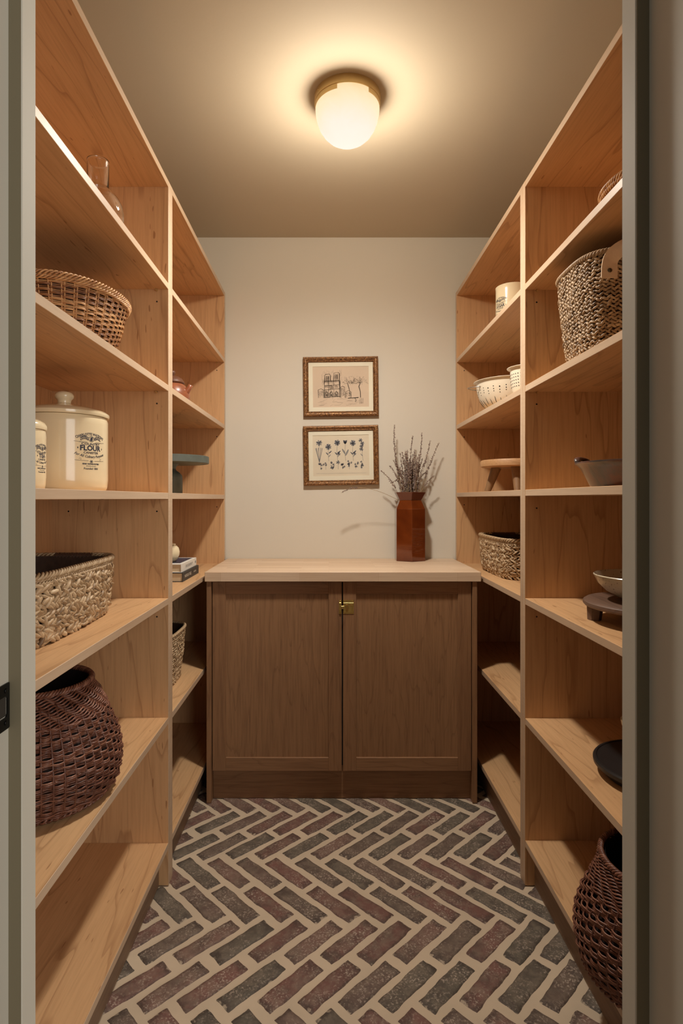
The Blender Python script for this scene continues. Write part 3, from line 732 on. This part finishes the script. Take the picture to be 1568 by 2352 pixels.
# big braided basket with canvas strap, right
cR = (.782, 1.522, SH_R[4])
bb = thing('braided_basket', 'tall braided seagrass basket with canvas strap on upper right shelf', 'basket', cR)
HB = .243; B = Bk(cR, .158, .140, 3.4, [(0, .84), (.05, .90), (.18, .985), (HB, 1.0)])
m = MB(); knots(m, B, np.arange(.007, HB-.004, .0098), 60, .0082, .0036, .0036, .55, .5, 'braid', .14); stuff(m.build('braided_rows', grey_grass, bb, smooth=True))
m = MB(); rope_rim(m, B, HB, .0042, 3, 46, .0036, 520, (.4, .7), off=.001); stuff(m.build('rim', grey_grass, bb, smooth=True)); liner(B, HB-.001, liner_m, bb, -.004)
def strap(yc, sg):
    x0, x1 = .662, .900; zt = cR[2]+HB
    P = [(x0, yc-sg*.004, zt-.072), (x0, yc-sg*.0045, zt-.040), (x0+.002, yc-sg*.006, zt-.026), (x0+.012, yc-sg*.020, zt-.014), (x0+.035, yc-sg*.036, zt-.002)]
    Q = [(x1-(p[0]-x0), p[1], p[2]) for p in P][::-1]; Mid = [(x0+.08, yc-sg*.044, zt+.006), ((x0+x1)/2, yc-sg*.046, zt+.008), (x1-.08, yc-sg*.044, zt+.006)]
    # width direction turns from horizontal at the tabs to vertical-ish over the loop
    path = P+Mid+Q; V = []; F = []; n = len(path)
    for k, p in enumerate(path):
        e = min(k, n-1-k); w = .019; wd = Vector((1, 0, 0)) if e < 2 else (Vector((.8, 0, -.6)) if e == 2 else (Vector((.35, -.3*sg, -.9)) if e == 3 else Vector((0, -.45*sg, -.9))))
        if k > n//2: wd = Vector((-wd.x, wd.y, wd.z)) if e >= 2 else wd*-1
        wd.normalize()
        if k > n//2 and e < 2: wd = Vector((-1, 0, 0))
        th = Vector((0, -sg*.0028, 0)) if e < 3 else Vector((0, -sg*.001, .0022))
        p = Vector(p)
        for q in (p-wd*w, p+wd*w, p+wd*w+th, p-wd*w+th): V.append(tuple(q))
    for k in range(n-1):
        for j in range(4): F.append((k*4+j, k*4+(j+1) % 4, k*4+4+(j+1) % 4, k*4+4+j))
    F += [(3, 2, 1, 0), (n*4-4, n*4-3, n*4-2, n*4-1)]
    m = MB(); m.add(V, F); o = m.build('strap', canvas_m, bb, smooth='auto')
    cr = o.data.attributes.new('crease_edge', 'FLOAT', 'EDGE')
    for e in o.data.edges:
        a_, b_ = e.vertices
        if a_//4 != b_//4 or {a_//4, b_//4} <= {0} or {a_//4, b_//4} <= {n-1}: cr.data[e.index].value = 1
    sub = o.modifiers.new('s', 'SUBSURF'); sub.levels = sub.render_levels = 2
    for x in (x0, x1):
        m = MB(); m.ell([(x, yc-sg*.0085, zt-.055)], (1, 0, 0), (0, 0, 1), (0, 1, 0), .0052, .0052, .0022, rings=9, seg=14); m.build('rivet', simple('antique_rivet', srgb(92, 84, 66), .35, .8), o, smooth=True)
strap(cR[1]-.139, 1)

# ------------------------------------------------------------------ ceramics, glass and wood on the shelves
gx, gy, gz = -.590, 1.492, SH_L[5]
P = [(0, 0), (.036, .0), (.044, .004), (.056, .022), (.0625, .045), (.0635, .062), (.061, .080), (.052, .100), (.039, .114), (.030, .121), (.0268, .128), (.0265, .190), (.0275, .1945)]
Pi = [(.0258, .1945), (.0247, .188), (.0248, .129), (.029, .122), (.038, .1125), (.0505, .0985), (.0592, .079), (.0615, .062), (.060, .046), (.054, .025), (.042, .007), (0, .005)]
cf = MB().lathe(P+Pi, 64, (gx, gy, gz)).build('glass_carafe', glass_m, smooth=True, origin=(gx, gy, gz))
tag(cf, 'clear glass carafe with round bulb and straight neck on top left shelf', 'carafe')

# teapot
tx, ty, tz = -.596, 2.225, SH_L[4]
tp = thing('teapot', 'rustic brown clay teapot on far left shelf', 'teapot', (tx, ty, tz))
MB().lathe([(0, 0), (.040, 0), (.055, .010), (.065, .030), (.0655, .046), (.058, .066), (.047, .079), (.040, .084), (.036, .082), (.036, .04), (0, .03)], 48, (tx, ty, tz)).build('body', terra_m, tp, smooth='auto')
ld = MB().lathe([(0, .082), (.039, .084), (.045, .087), (.044, .092), (.036, .104), (.022, .113), (.009, .116)], 48, (tx, ty, tz)).build('lid', terra_d, tp, smooth=True)
MB().lathe([(.006, .114), (.006, .119), (.011, .126), (.010, .133), (.004, .137), (0, .138)], 24, (tx, ty, tz)).build('knob', terra_d, ld, smooth=True)
sv = np.array([.97, -.22, 0]); m = MB(); L_ = [(.045, .046), (.060, .056), (.070, .068), (.076, .078)]
m.tube([(tx+sv[0]*a, ty+sv[1]*a, tz+b) for a, b in L_], np.array([.016, .0125, .0095, .0085]), sides=16); m.build('spout', terra_m, tp, smooth=True)
m = MB(); a = np.linspace(-1.2, 1.2, 16); m.tube([(tx-sv[0]*(.045+.040*math.cos(q)), ty-sv[1]*(.045+.040*math.cos(q)), tz+.055+.032*math.sin(q)) for q in a], .006, sides=10); m.build('handle', terra_m, tp, smooth=True)

# stone cake stand
kx, ky, kz = -.652, 2.39, SH_L[3]
cs = thing('cake_stand', 'grey-green stone pedestal cake stand on far left shelf', 'cake stand', (kx, ky, kz))
MB().lathe([(0, .125), (.155, .125), (.158, .127), (.158, .153), (.155, .155), (0, .155)][1:5], 72, (kx, ky, kz)).build('plate', slate_m, cs, smooth='auto')
MB().lathe([(.050, 0), (.0515, .002), (.0515, .066), (.049, .078), (.040, .088), (.028, .096), (.024, .104), (.026, .112), (.036, .1245)], 48, (kx, ky, kz)).build('pedestal', slate_m, cs, smooth='auto')

# books and the pot standing on them
def book(label, x0, x1, y0, y1, z0, z1, cov, txt, tcol, tsz, top=None):
    t = thing('book', label, 'book', ((x0+x1)/2, (y0+y1)/2, z0), 'books stacked under the small pot')
    c = .0025
    MB().box(x0, x1, y0, y1, z1-c, z1).box(x0, x1, y0, y1, z0, z0+c).box(x1-c, x1, y0, y1, z0+c, z1-c).build('cover', cov, t, bevel=.0006)
    MB().box(x0+.004, x1-c, y0+.004, y1-.004, z0+c, z1-c).build('pages', paper_m, t)
    m = MB(); I = Ink()
    for body, cy, wd, sz in txt: I.text(body, sz, cy, 0, width=wd, bold=.0002)
    zm = (z0+z1)/2; ym = (y0+y1)/2
    I.to(lambda x, y: (x1+.0004, ym+x, zm+y), m); m.build('spine_lettering', tcol, t)
    if top: MB().box(x0+.03, x1-.012, y0+.03, y1-.02, z1, z1+.0004).build('cover_picture', top, t)
    return t
zb = SH_L[2]
pale_ink = simple('pale_ink', srgb(210, 200, 180), .6)
book('black cookbook with pale spine lettering, lower of the stacked pair', -.745, -.540, 2.157, 2.420, zb, zb+.034, blk_cover, [('MAGNOLIA TABLE', -.050, .105, .016), ('COOKBOOK', .062, .045, .009)], pale_ink, .014)
book('white-spined book stacked on the black cookbook', -.745, -.546, 2.160, 2.405, zb+.0345, zb+.066, white_m, [('D E S S E R T', .000, .110, .014), ('ED', .105, .016, .012)], ink_m, .014, blue_m)
px, py, pz = -.612, 2.245, zb+.0666
sp = thing('lidded_pot', 'small round cream pot with lid standing on the stacked books', 'pot', (px, py, pz))
MB().lathe([(0, 0), (.020, 0), (.030, .010), (.0365, .026), (.0375, .038), (.034, .052), (.026, .061), (.022, .062)], 48, (px, py, pz)).build('body', cream_m, sp, smooth=True)
MB().lathe([(.0225, .0635), (.0225, .067), (.016, .071), (0, .0725)], 40, (px, py, pz)).build('lid', cream_m, sp, smooth=True)

# colanders
def bowlprof(R, H, r0, th=.002): 
    o = []
    for k in range(15):
        t = k/14*PI/2; o.append((r0+(R-r0)*math.sin(t)**.85, .012+(H-.012)*(1-math.cos(t))**1.0))
    return o
def colander(label, cx, cy, z, R, H, r0, pattern, group):
    t = thing('colander', label, 'colander', (cx, cy, z), group)
    pr = bowlprof(R, H, r0); inn = [(max(r-.002, 0), zz+.001) for r, zz in pr][::-1]
    full = [(r0*.92, .012)]+pr+[(R+.010, H+.002), (R+.011, H+.004), (R+.004, H+.004)]+inn+[(0, .013)]
    MB().lathe(full, 72, (cx, cy, z)).build('bowl', enamel_m, t, smooth=True)
    MB().lathe([(r0*.95, 0), (r0, .001), (r0*.93, .013), (r0*.89, .013), (r0*.95, .001)], 60, (cx, cy, z)).build('foot', enamel_m, t, smooth='auto')
    P = np.array(pr); m = MB()
    def surf(a, v):
        d = np.concatenate([[0], np.cumsum(np.hypot(np.diff(P[:, 0]), np.diff(P[:, 1])))]); q = v*d[-1]
        r = np.interp(q, d, P[:, 0]); zz = np.interp(q, d, P[:, 1]); dr = np.interp(q+.002, d, P[:, 0])-r; dz = np.interp(q+.002, d, P[:, 1])-zz
        nn = np.array([dz*math.cos(a), dz*math.sin(a), -dr]); nn /= np.linalg.norm(nn)+1e-9; up = np.array([dr*math.cos(a), dr*math.sin(a), dz]); up /= np.linalg.norm(up)+1e-9
        return np.array([cx+r*math.cos(a), cy+r*math.sin(a), z+zz])+nn*.0002, nn, up, np.array([-math.sin(a), math.cos(a), 0])
    C = []; A = []; Bv = []; N = []; la = []; lb = []
    if pattern == 'slots':
        for k in range(32):
            a = 2*PI*k/32
            for v, l, w in ((.80, .0022, .0022), (.73, .0022, .0022), (.67, .0020, .0020), (.42, .017, .0013)) if k % 2 == 0 else ((.77, .0030, .0028), (.69, .0022, .0022), (.62, .002, .002), (.36, .019, .0013)):
                p, n, u, tt = surf(a, v); C.append(p); A.append(u); Bv.append(tt); N.append(n); la.append(l); lb.append(w)
    else:
        for k in range(40):
            for v in (.80, .70, .60, .50, .40):
                p, n, u, tt = surf(2*PI*k/40+(0 if int(v*10) % 2 else 0), v); C.append(p); A.append(u); Bv.append(tt); N.append(n); la.append(.0021); lb.append(.0021)
    m.ell(np.array(C), np.array(A), np.array(Bv), np.array(N), np.array(la), np.array(lb), .0006, rings=6, seg=8); stuff(m.build('drain_holes', void_m, t))
    return t
c1 = colander('large cream enamel colander with drain slots on far right shelf', .738, 2.385, SH_R[4], .132, .122, .060, 'slots', None)
for s_ in (1,):
    m = MB(); hx, hy, hz = .738, 2.385, SH_R[4]+.098; a = np.linspace(-1, 1, 15)
    for dr_ in (-1, 1):
        P = [(hx+dr_*(.122+.045*(1-q*q)), hy+.045*q+.01, hz+.004) for q in a]; m = MB(); m.tube(P, .0021, sides=8); m.build('handle', simple('steel_wire', srgb(200, 196, 188), .25, .9), c1, smooth=True)
c2 = colander('small cream enamel colander with round holes in front of the large one', .716, 2.085, SH_R[4], .066, .112, .040, 'holes', None)

# wooden riser
rx, ry, rz = .745, 2.350, SH_R[3]
ri = thing('wooden_riser', 'small round wooden riser on splayed legs, far right shelf', 'riser', (rx, ry, rz))
MB().lathe([(.124, .098), (.130, .101), (.131, .120), (.127, .126), (.10, .128)], 60, (rx, ry, rz)).build('top', stool_m, ri, smooth='auto')
for ang in (2.75, -1.75, .5):
    ca, sa = math.cos(ang), math.sin(ang); m = MB()
    m.tube([(rx+ca*.068, ry+sa*.068, rz+.1), (rx+ca*.104, ry+sa*.104, rz)], np.array([.0200, .0125]), sides=14, nrm=[(ca, sa, .3)]*2); m.build('leg', leg_m, ri, smooth='auto')

# dark dish with lug handles
dx, dy, dz_ = .802, 1.50, SH_R[3]
di = thing('ceramic_dish', 'dark glazed round baking dish with lug handles on near right shelf', 'dish', (dx, dy, dz_))
MB().lathe([(0, 0), (.113, 0), (.119, .003), (.128, .022), (.142, .050), (.152, .061), (.157, .063), (.157, .067), (.148, .068), (.139, .058), (.122, .022), (.112, .010), (0, .008)], 72, (dx, dy, dz_)).build('body', dish_m, di, smooth='auto')
for ang in (2.35, 2.35-PI):
    ca, sa = math.cos(ang), math.sin(ang); a = np.linspace(0, PI, 14); m = MB()
    P = [(dx+ca*(.143+.012*math.sin(q))-sa*.040*math.cos(q), dy+sa*(.143+.012*math.sin(q))+ca*.040*math.cos(q), dz_+.064+.017*math.sin(q)**.5) for q in a]
    m.tube(P, .0062, .0085, sides=10, nrm=[(0, 0, 1)]*14); m.build('handle', dish_m, di, smooth=True)

# footed board and speckled bowl
fx, fy, fz = .806, 1.443, SH_R[2]
fb = thing('footed_board', 'round dark wooden footed serving board under the speckled bowl', 'serving board', (fx, fy, fz))
MB().lathe([(.150, .036), (.160, .039), (.164, .044), (.163, .050), (.158, .0535), (.12, .0538)], 64, (fx, fy, fz)).build('board', walnut_m, fb, smooth='auto')
for ang in (2.82, 2.82-2*PI/3, 2.82+2*PI/3):
    m = MB(); ca, sa = math.cos(ang), math.sin(ang)
    m.tube([(fx+ca*.135, fy+sa*.135, fz+.0365), (fx+ca*.137, fy+sa*.137, fz)], np.array([.020, .0165]), sides=6, nrm=[(ca, sa, 0)]*2); m.build('leg', walnut_m, fb)
wx, wy, wz = .795, 1.445, SH_R[2]+.0540
bo = MB().lathe([(0, 0), (.050, 0), (.052, .004), (.075, .010), (.100, .024), (.118, .042), (.127, .060), (.1285, .0635), (.1265, .0655), (.122, .060), (.110, .040), (.092, .024), (.068, .013), (0, .009)], 72, (wx, wy, wz)).build('bowl', speckle_m, smooth='auto', origin=(wx, wy, wz))
tag(bo, 'speckled cream stoneware bowl resting on the dark footed board', 'bowl')

# black turntable with things on it
bx, by, bz = .802, 1.418, SH_R[1]
tt = thing('serving_stand', 'low round black wooden serving stand on lower right shelf', 'serving stand', (bx, by, bz))
MB().lathe([(.118, 0), (.123, .003), (.126, .014), (.120, .018), (.115, .018)], 64, (bx, by, bz)).build('base', blackwood_m, tt, smooth='auto')
MB().lathe([(.120, .0182), (.140, .020), (.146, .025), (.147, .033), (.144, .037), (.139, .0375), (.137, .0355), (.10, .0350)], 72, (bx, by, bz)).build('top', blackwood_m, tt, smooth='auto')
bt = MB().lathe([(0, 0), (.044, 0), (.047, .004), (.048, .03), (.045, .075), (.036, .105), (.033, .115), (.035, .120), (.030, .123), (.012, .128), (.0, .129)], 40, (.826, 1.535-.01, bz+.0356)).build('black_jar', blackwood_m, smooth='auto', origin=(.826, 1.525, bz+.0356))
tag(bt, 'tall black lidded jar mostly hidden behind right doorway edge', 'jar')
mg = thing('mug', 'cream and terracotta pottery mug just showing beside right doorway edge', 'mug', (.758, 1.420, bz+.0356))
mc = (.758, 1.420, bz+.0356)
MB().lathe([(0, 0), (.030, 0), (.036, .006), (.0385, .03), (.037, .050)], 40, mc).build('clay_base', terra_m, mg, smooth=True)
MB().lathe([(.0372, .050), (.040, .062), (.0365, .078), (.042, .092), (.044, .104), (.0415, .104), (.034, .078), (.034, .052)], 40, mc).build('glazed_rim', cream_m, mg, smooth='auto')

# ------------------------------------------------------------------ vase and dried sprigs
vx, vy, vz = .3785, 2.732, .9112
def hexring(r, z): return [(vx+r*math.cos(-PI/2+k*PI/3), vy+r*math.sin(-PI/2+k*PI/3), vz+z) for k in range(6)]
va = thing('vase', 'glossy red-brown hexagonal ceramic vase on the countertop', 'vase', (vx, vy, vz))
def hexloft(rings, name, mat, bev):
    m = MB(); V = []; F = []
    for r, z in rings: V += hexring(r, z)
    for i in range(len(rings)-1):
        for j in range(6): k = (j+1) % 6; F.append((i*6+j, i*6+k, i*6+6+k, i*6+6+j))
    F.append((5, 4, 3, 2, 1, 0)); F.append(tuple(len(V)-6+k for k in range(6)))
    m.add(V, F); return m.build(name, mat, va, bevel=bev)
hexloft([(.0755, 0), (.0765, .003), (.0765, .240), (.057, .281), (.050, .279), (.070, .236), (.070, .01)], 'body', vase_m, .0010)
hexloft([(.0572, .2812), (.0785, .3175), (.0745, .3185), (.052, .2830)][:3]+[(.0520, .2835)], 'flared_rim', vase_in, .0006)
def PX(x, y, Y): s = FPX/Y; return np.array([(x-755)/s, Y, 1.2-(y-1145)/s])
def sprig(tip, root, mid, label, k, dens=1, lo=.45, seed=0, grp=True):
    r = np.random.default_rng(seed); P0, P1, P2 = (np.array(q, float) for q in (root, mid, tip))
    t = np.linspace(0, 1, 20)[:, None]; C = (1-t)**2*P0+2*t*(1-t)*P1+t*t*P2
    o = thing('dried_sprig', label, 'dried flower', tuple(root), 'dried lavender sprigs in the vase' if grp else None)
    m = MB(); m.tube(C, np.linspace(.0011, .0006, 20), sides=5); m.build('stem', stalk_m, o, smooth=True)
    L = np.linalg.norm(np.diff(C, axis=0), axis=1).sum(); n = int(L*(1-lo)/.0062*dens); cc = []; aa = []; sz = []
    for q in np.linspace(lo, 1, max(n, 4)):
        for _ in range(r.integers(2, 5)):
            i = q*19; a = C[min(int(i), 18)]; b = C[min(int(i)+1, 19)]; p = a+(b-a)*(i-int(i)); d = r.normal(0, 1, 3); d /= np.linalg.norm(d)
            cc.append(p+d*.0030*(1.3-q*.7)+r.normal(0, .001, 3)); aa.append(d*.8+(b-a)/np.linalg.norm(b-a+1e-9)*.7); sz.append(.0041*(1.25-q*.6)*r.uniform(.7, 1.3))
    cc, aa, sz = np.array(cc), np.array(aa), np.array(sz); aa /= np.linalg.norm(aa, axis=1)[:, None]
    ref = np.cross(aa, [0.3, .5, .8]); ref /= np.linalg.norm(ref, axis=1)[:, None]; n3 = np.cross(aa, ref)
    m = MB(); m.ell(cc, aa, ref, n3, sz, sz*.5, sz*.5, rings=4, seg=5); stuff(m.build('flower_buds', bud_m, o)); return o
G = 'dried lavender sprig among the upright bunch in the vase'
tall = [((906, 975), 2.735, (899, 1045), 'tallest dried sprig, curving up at left of bunch in vase', .3, .55),
        ((948, 1000), 2.74, (938, 1060), 'dried sprig at the bunch centre, its tip bent slightly left of middle', .5, .5),
        ((969, 993), 2.70, (966, 1060), 'thin straight dried sprig standing tall right of centre in vase', .4, .5),
        ((988, 1011), 2.72, (978, 1060), 'dried sprig with sparse tip second from right at top of bunch', .5, .5),
        ((1008, 1016), 2.74, (985, 1065), 'dried sprig leaning furthest to the upper right', .35, .5),
        ((783, 1132), 2.66, (830, 1100), 'long dried sprig arching far left beneath the lower picture', .66, .55),
        ((873, 1080), 2.70, (900, 1098), 'short dried sprig drooping left just above the vase rim', .35, .5),
        ((997, 1093), 2.72, (975, 1105), 'short dried sprig bending right low over the vase rim', .5, .5)]
for q, (tp_, Y, md, lab, lo, _) in enumerate(tall):
    sx = (tp_[0]-942)/70
    root = (vx+np.clip(sx, -1, 1)*.036, vy+(-.02 if Y < 2.7 else .0)+.006*((q*5) % 7-3)/3, vz+.27)
    sprig(PX(*tp_, Y), root, PX(*md, Y), lab, q, 1.0, lo, 40+q, False)
rr_ = np.random.default_rng(5)
for q in range(46):
    x = 942+rr_.normal(0, 23)+ (6 if q % 2 else -4); y = 1025+abs(rr_.normal(0, 32))+abs(x-942)*.55; Y = rr_.uniform(2.69, 2.765)
    sx = (x-942)/48
    root = (vx+np.clip(sx+rr_.normal(0, .2), -1, 1)*.034, vy+np.clip((Y-2.73), -.032, .032), vz+.27)
    sprig(PX(x, y, Y), root, PX(942+(x-942)*.55+rr_.normal(0, 4), 1085, Y), G, q, .95, rr_.uniform(.12, .42), 80+q)

# ------------------------------------------------------------------ pictures
def picture(label, px0, px1, py0, py1, rot, draw, paper):
    Yf = 2.790; s = FPX/Yf; X0, X1 = (px0-755)/s, (px1-755)/s; Z1, Z0 = 1.2-(py0-1145)/s, 1.2-(py1-1145)/s
    cx, cz = (X0+X1)/2, (Z0+Z1)/2; hw, hh = (X1-X0)/2, (Z1-Z0)/2; t = thing('framed_picture', label, 'picture', (cx, WB, cz), 'framed prints above the counter')
    F_ = [(0, 0, 0), (0, .016, 0), (.003, .021, 0), (.008, .0225, 0), (.015, .021, 0), (.0185, .016, 0), (.0205, .0165, 0), (.0240, .0125, 0), (.0250, .008, 0), (.0250, 0, 0)]
    V = []; F = []; n = len(F_)
    for sx, sz in ((-1, -1), (1, -1), (1, 1), (-1, 1)):
        for ins, d, _ in F_: V.append((cx+sx*(hw-ins), WB-.001-d, cz+sz*(hh-ins)))
    for k in range(4):
        l = (k+1) % 4
        for j in range(n-1): F.append((k*n+j, l*n+j, l*n+j+1, k*n+j+1))
    m = MB(); m.add(V, F); m.build('frame', gold_m, t)
    m = MB(); C = []; A = []; 
    for side_ in range(4):
        L = (hw if side_ % 2 == 0 else hh)*2-.03; k = int(L/.0085)
        for i in range(k):
            q = -L/2+L*(i+.5)/k; d = .0095; sg = 1 if i % 2 else -1
            if side_ == 0: p = (cx+q, WB-.023, cz+hh-d); a = (.75, 0, .66*sg)
            elif side_ == 2: p = (cx+q, WB-.023, cz-hh+d); a = (.75, 0, .66*sg)
            elif side_ == 1: p = (cx+hw-d, WB-.023, cz+q); a = (.66*sg, 0, .75)
            else: p = (cx-hw+d, WB-.023, cz+q); a = (.66*sg, 0, .75)
            C.append(p); A.append(a)
    A = np.array(A); Bv = np.stack([-A[:, 2], 0*A[:, 0], A[:, 0]], 1)
    m.ell(np.array(C), A, Bv, (0, 1, 0), .0046, .0017, .0022, rings=5, seg=6); stuff(m.build('carved_ornament', gold_m, t, smooth=True))
    iw, ih = hw-.0245, hh-.0245; b = .0205; yv = WB-.007
    m = MB()
    for a0, a1, c0, c1_ in ((-iw, iw, ih-b, ih), (-iw, iw, -ih, -ih+b), (-iw, -iw+b, -ih+b, ih-b), (iw-b, iw, -ih+b, ih-b)): m.box(cx+a0, cx+a1, yv-.0022, yv, cz+c0, cz+c1_)
    m.build('mat_board', matb_m, t)
    pw, ph = iw-b, ih-b
    pr = MB().box(cx-pw, cx+pw, yv-.0004, yv, cz-ph, cz+ph).build('print', paper, t)
    for I, mt, nm, d in draw(pw, ph):
        m = MB(); I.to(lambda x, y: (cx+x, yv-.0006-d, cz+y), m); m.build(nm, mt, pr)
    MB().box(cx-iw, cx+iw, yv-.0050, yv-.0036, cz-ih, cz+ih).build('glass', pane_m, t)
    t.rotation_euler = (0, rot, 0)
    return t
def jit(pts, a, r): return [(x+r.normal(0, a), y+r.normal(0, a)) for x, y in pts]
def church(pw, ph):
    r = np.random.default_rng(3); I = Ink(); S = Ink(); W = pw/.114; q = ph/.0805
    def ln(pts, w=.0007, n=2, a=.0007, K=I):
        for _ in range(n): K.line(jit(pts, a, r), w)
    # two square bell towers above a broad west front
    for x0, x1, top in ((-.064, -.043, .050), (-.028, -.006, .056)):
        for x in np.linspace(x0, x1, 5): ln([(x, .024), (x, top-.006)], .0008, 2, .0004)
        ln([(x0-.001, .024), (x0-.001, top-.004), (x0+.003, top), (x1-.003, top+.001), (x1+.001, top-.004), (x1+.001, .024)], .0008, 3)
        for x in (x0+.006, x0+.013): I.blob(x, top-.017, .0018, .011)
    for z, w in ((.024, .0012), (.020, .0007), (.006, .0008), (-.010, .0008), (-.040, .0010)): ln([(-.067, z-.002), (-.036, z), (-.004, z+.002)], w, 3)
    for x in (-.067, -.050, -.029, -.006, -.003): ln([(x, .024), (x, -.042)], .0011, 3, .0006)
    for rr in (.0075, .005, .002):
        a = np.linspace(0, 2*PI, 15); ln([(-.0395+rr*math.cos(k), -.002+rr*math.sin(k)) for k in a], .0008, 2, .0005)
    for x in (-.058, -.018):
        for rr in (.006, .003): a = np.linspace(0, PI, 9); ln([(x+rr*math.cos(k), -.003+rr*1.4*math.sin(k)) for k in a], .0007, 2, .0005)
    for x in (-.058, -.039, -.018):
        for rr in (.0075, .0055, .0035): ln([(x-rr, -.040), (x-rr, -.026), (x, -.026+rr*1.5), (x+rr, -.026), (x+rr, -.040)], .0008, 2, .0005)
        I.blob(x, -.033, .0024, .006)
    for k in range(60): x = r.uniform(-.068, -.002); z = r.uniform(-.042, .024); ln([(x, z), (x+r.normal(0, .002), z-r.uniform(.003, .009))], .0005, 1)
    for k in range(90): x = r.uniform(-.078, .004); z = r.uniform(.018, .070); ln([(x, z), (x+r.normal(0, .003), z-r.uniform(.006, .016))], .0005, 1, .0004, S)
    for x0, x1, z1 in ((-.092, -.070, -.012), (.000, .016, -.002), (.020, .042, -.020)):
        ln([(x0, -.044), (x0, z1), ((x0+x1)/2, z1+.005), (x1, z1), (x1, -.044)], .0008, 3)
        for x in np.linspace(x0+.003, x1-.003, 4): ln([(x, z1-.004), (x, -.036)], .0006, 2)
        for k in range(14): I.blob(r.uniform(x0, x1), r.uniform(-.04, z1), .0006, .0016)
    for x, s_ in ((.032, 1), (.074, -1)):     # two bare trees
        ln([(x+.006, -.044), (x+.004, -.020), (x, .000), (x-.006*s_, .016)], .0013, 3)
        for k in range(46):
            a = r.uniform(0, PI); d = r.uniform(.004, .034); u, v_ = x+d*math.cos(a)+.006, .012+d*math.sin(a)*.9
            ln([(u, v_), (u+r.normal(0, .004), v_+r.normal(0, .004)), (u+r.normal(0, .006), v_+r.normal(0, .005))], .0005, 1, .0004, I if k % 2 else S)
            if k % 3 == 0: I.blob(u, v_, .0012, .0007, a)
    for x in (.078, .084, .090): ln([(x, -.046), (x-.001, -.068)], .0007, 2)
    ln([(.055, -.045), (.062, -.052), (.060, -.062)], .0008, 4, .0015); ln([(.030, -.046), (.070, -.044)], .0012, 5, .0012)
    for k in range(26):
        x = r.uniform(-.095, .08); z = r.uniform(-.076, -.048); ln([(x, z), (x+r.uniform(.006, .028), z+r.uniform(-.002, .006))], .0005, 1, .0005, S if k % 3 else I)
    for K in (I, S): K.v = [(max(-pw, min(pw, x*W)), max(-ph, min(ph, y*q))) for x, y in K.v]
    return [(S, pencil_l, 'soft_pencil_lines', 0), (I, pencil_m, 'pencil_lines', .0002)]
def botany(pw, ph):
    r = np.random.default_rng(9); I = Ink(); S = Ink(); W = pw/.1165; q = ph/.0825
    def flower(x, z, rr, n, dense=1):
        for k in range(n):
            a = 2*PI*k/n+r.uniform(-.2, .2); (I if k % 2 else S).blob(x+rr*.55*math.cos(a), z+rr*.55*math.sin(a), rr*.5, rr*.24, a)
        I.blob(x, z, rr*.22, rr*.22)
        for k in range(int(6*dense)): a = r.uniform(0, 2*PI); I.line([(x+rr*.2*math.cos(a), z+rr*.2*math.sin(a)), (x+rr*1.0*math.cos(a+.2), z+rr*math.sin(a+.2))], .0006)
    def leaf(x, z, l, a, K=S): K.blob(x+l/2*math.cos(a), z+l/2*math.sin(a), l/2, l*.13, a); I.line([(x, z), (x+l*math.cos(a), z+l*math.sin(a))], .0004)
    top = (-.090, -.052, -.015, .018, .050, .090); ht = (.052, .036, .052, .052, .050, .056)
    for k, (x, h) in enumerate(zip(top, ht)):
        I.line([(x+.001, -.022), (x-.002, .010), (x, h-.004)], .0009)
        if k == 0:
            for a in (1.35, 1.45, 1.62, 1.75, 1.82): S.line([(x, -.028), (x+.060*math.cos(a), -.028+.060*math.sin(a))], [.001, .0028]); I.line([(x, -.028), (x+.062*math.cos(a), -.028+.062*math.sin(a))], .0006)
            flower(x, h, .0125, 7)
        elif k == 3: 
            for dx_ in (-.005, -.0025, 0, .0025, .005): I.blob(x+dx_, h+.001+abs(dx_)*.4, .0022, .008, -dx_*60)
            leaf(x, .005, .026, 2.1); leaf(x, -.002, .030, 1.1)
        elif k == 5:
            for dz2 in (0, .012, -.012, -.024): flower(x+r.normal(0, .005), h-.008+dz2, .0085, 6)
            leaf(x, -.004, .014, 2.3)
        else:
            flower(x, h, .0125, 9, 2)
            leaf(x, .008, .018, .7, I); leaf(x, .002, .016, 2.3, I); leaf(x, -.006, .014, .9)
            if k in (2, 4): flower(x+.006, .008, .008, 6)
    for k, x in enumerate((-.085, -.064, -.036, -.013, .006, .034, .060, .086)):
        I.line([(x, -.056), (x, -.036)], .0008)
        for c in range((5, 3, 5, 1, 6, 7, 5, 6)[k]): flower(x+r.normal(0, .0045), -.036+r.normal(0, .0075), (.0046 if k != 3 else .0085), 5)
        if k == 2: [leaf(x, -.056, .020, a) for a in (1.2, 1.9)]
    for k in range(46): x = -.103+k*.0045; I.line([(x, -.0715), (x+.0033*r.uniform(.5, 1), -.0715)], .0008)
    for K in (I, S): K.v = [(x*W, y*q) for x, y in K.v]
    return [(S, simple('pale_print_ink', srgb(152, 146, 140), .9), 'shaded_petals', 0), (I, print_m, 'ink_lines', .0002)]
picture('gold-framed pencil sketch of a twin-towered church, upper picture on back wall', 696.3, 868.8, 818.5, 955.5, math.radians(-.7), church, tan_paper)
picture('gold-framed botanical flower print, lower picture on back wall', 696.6, 869.5, 977, 1114.5, math.radians(-1.0), botany, cream_paper)
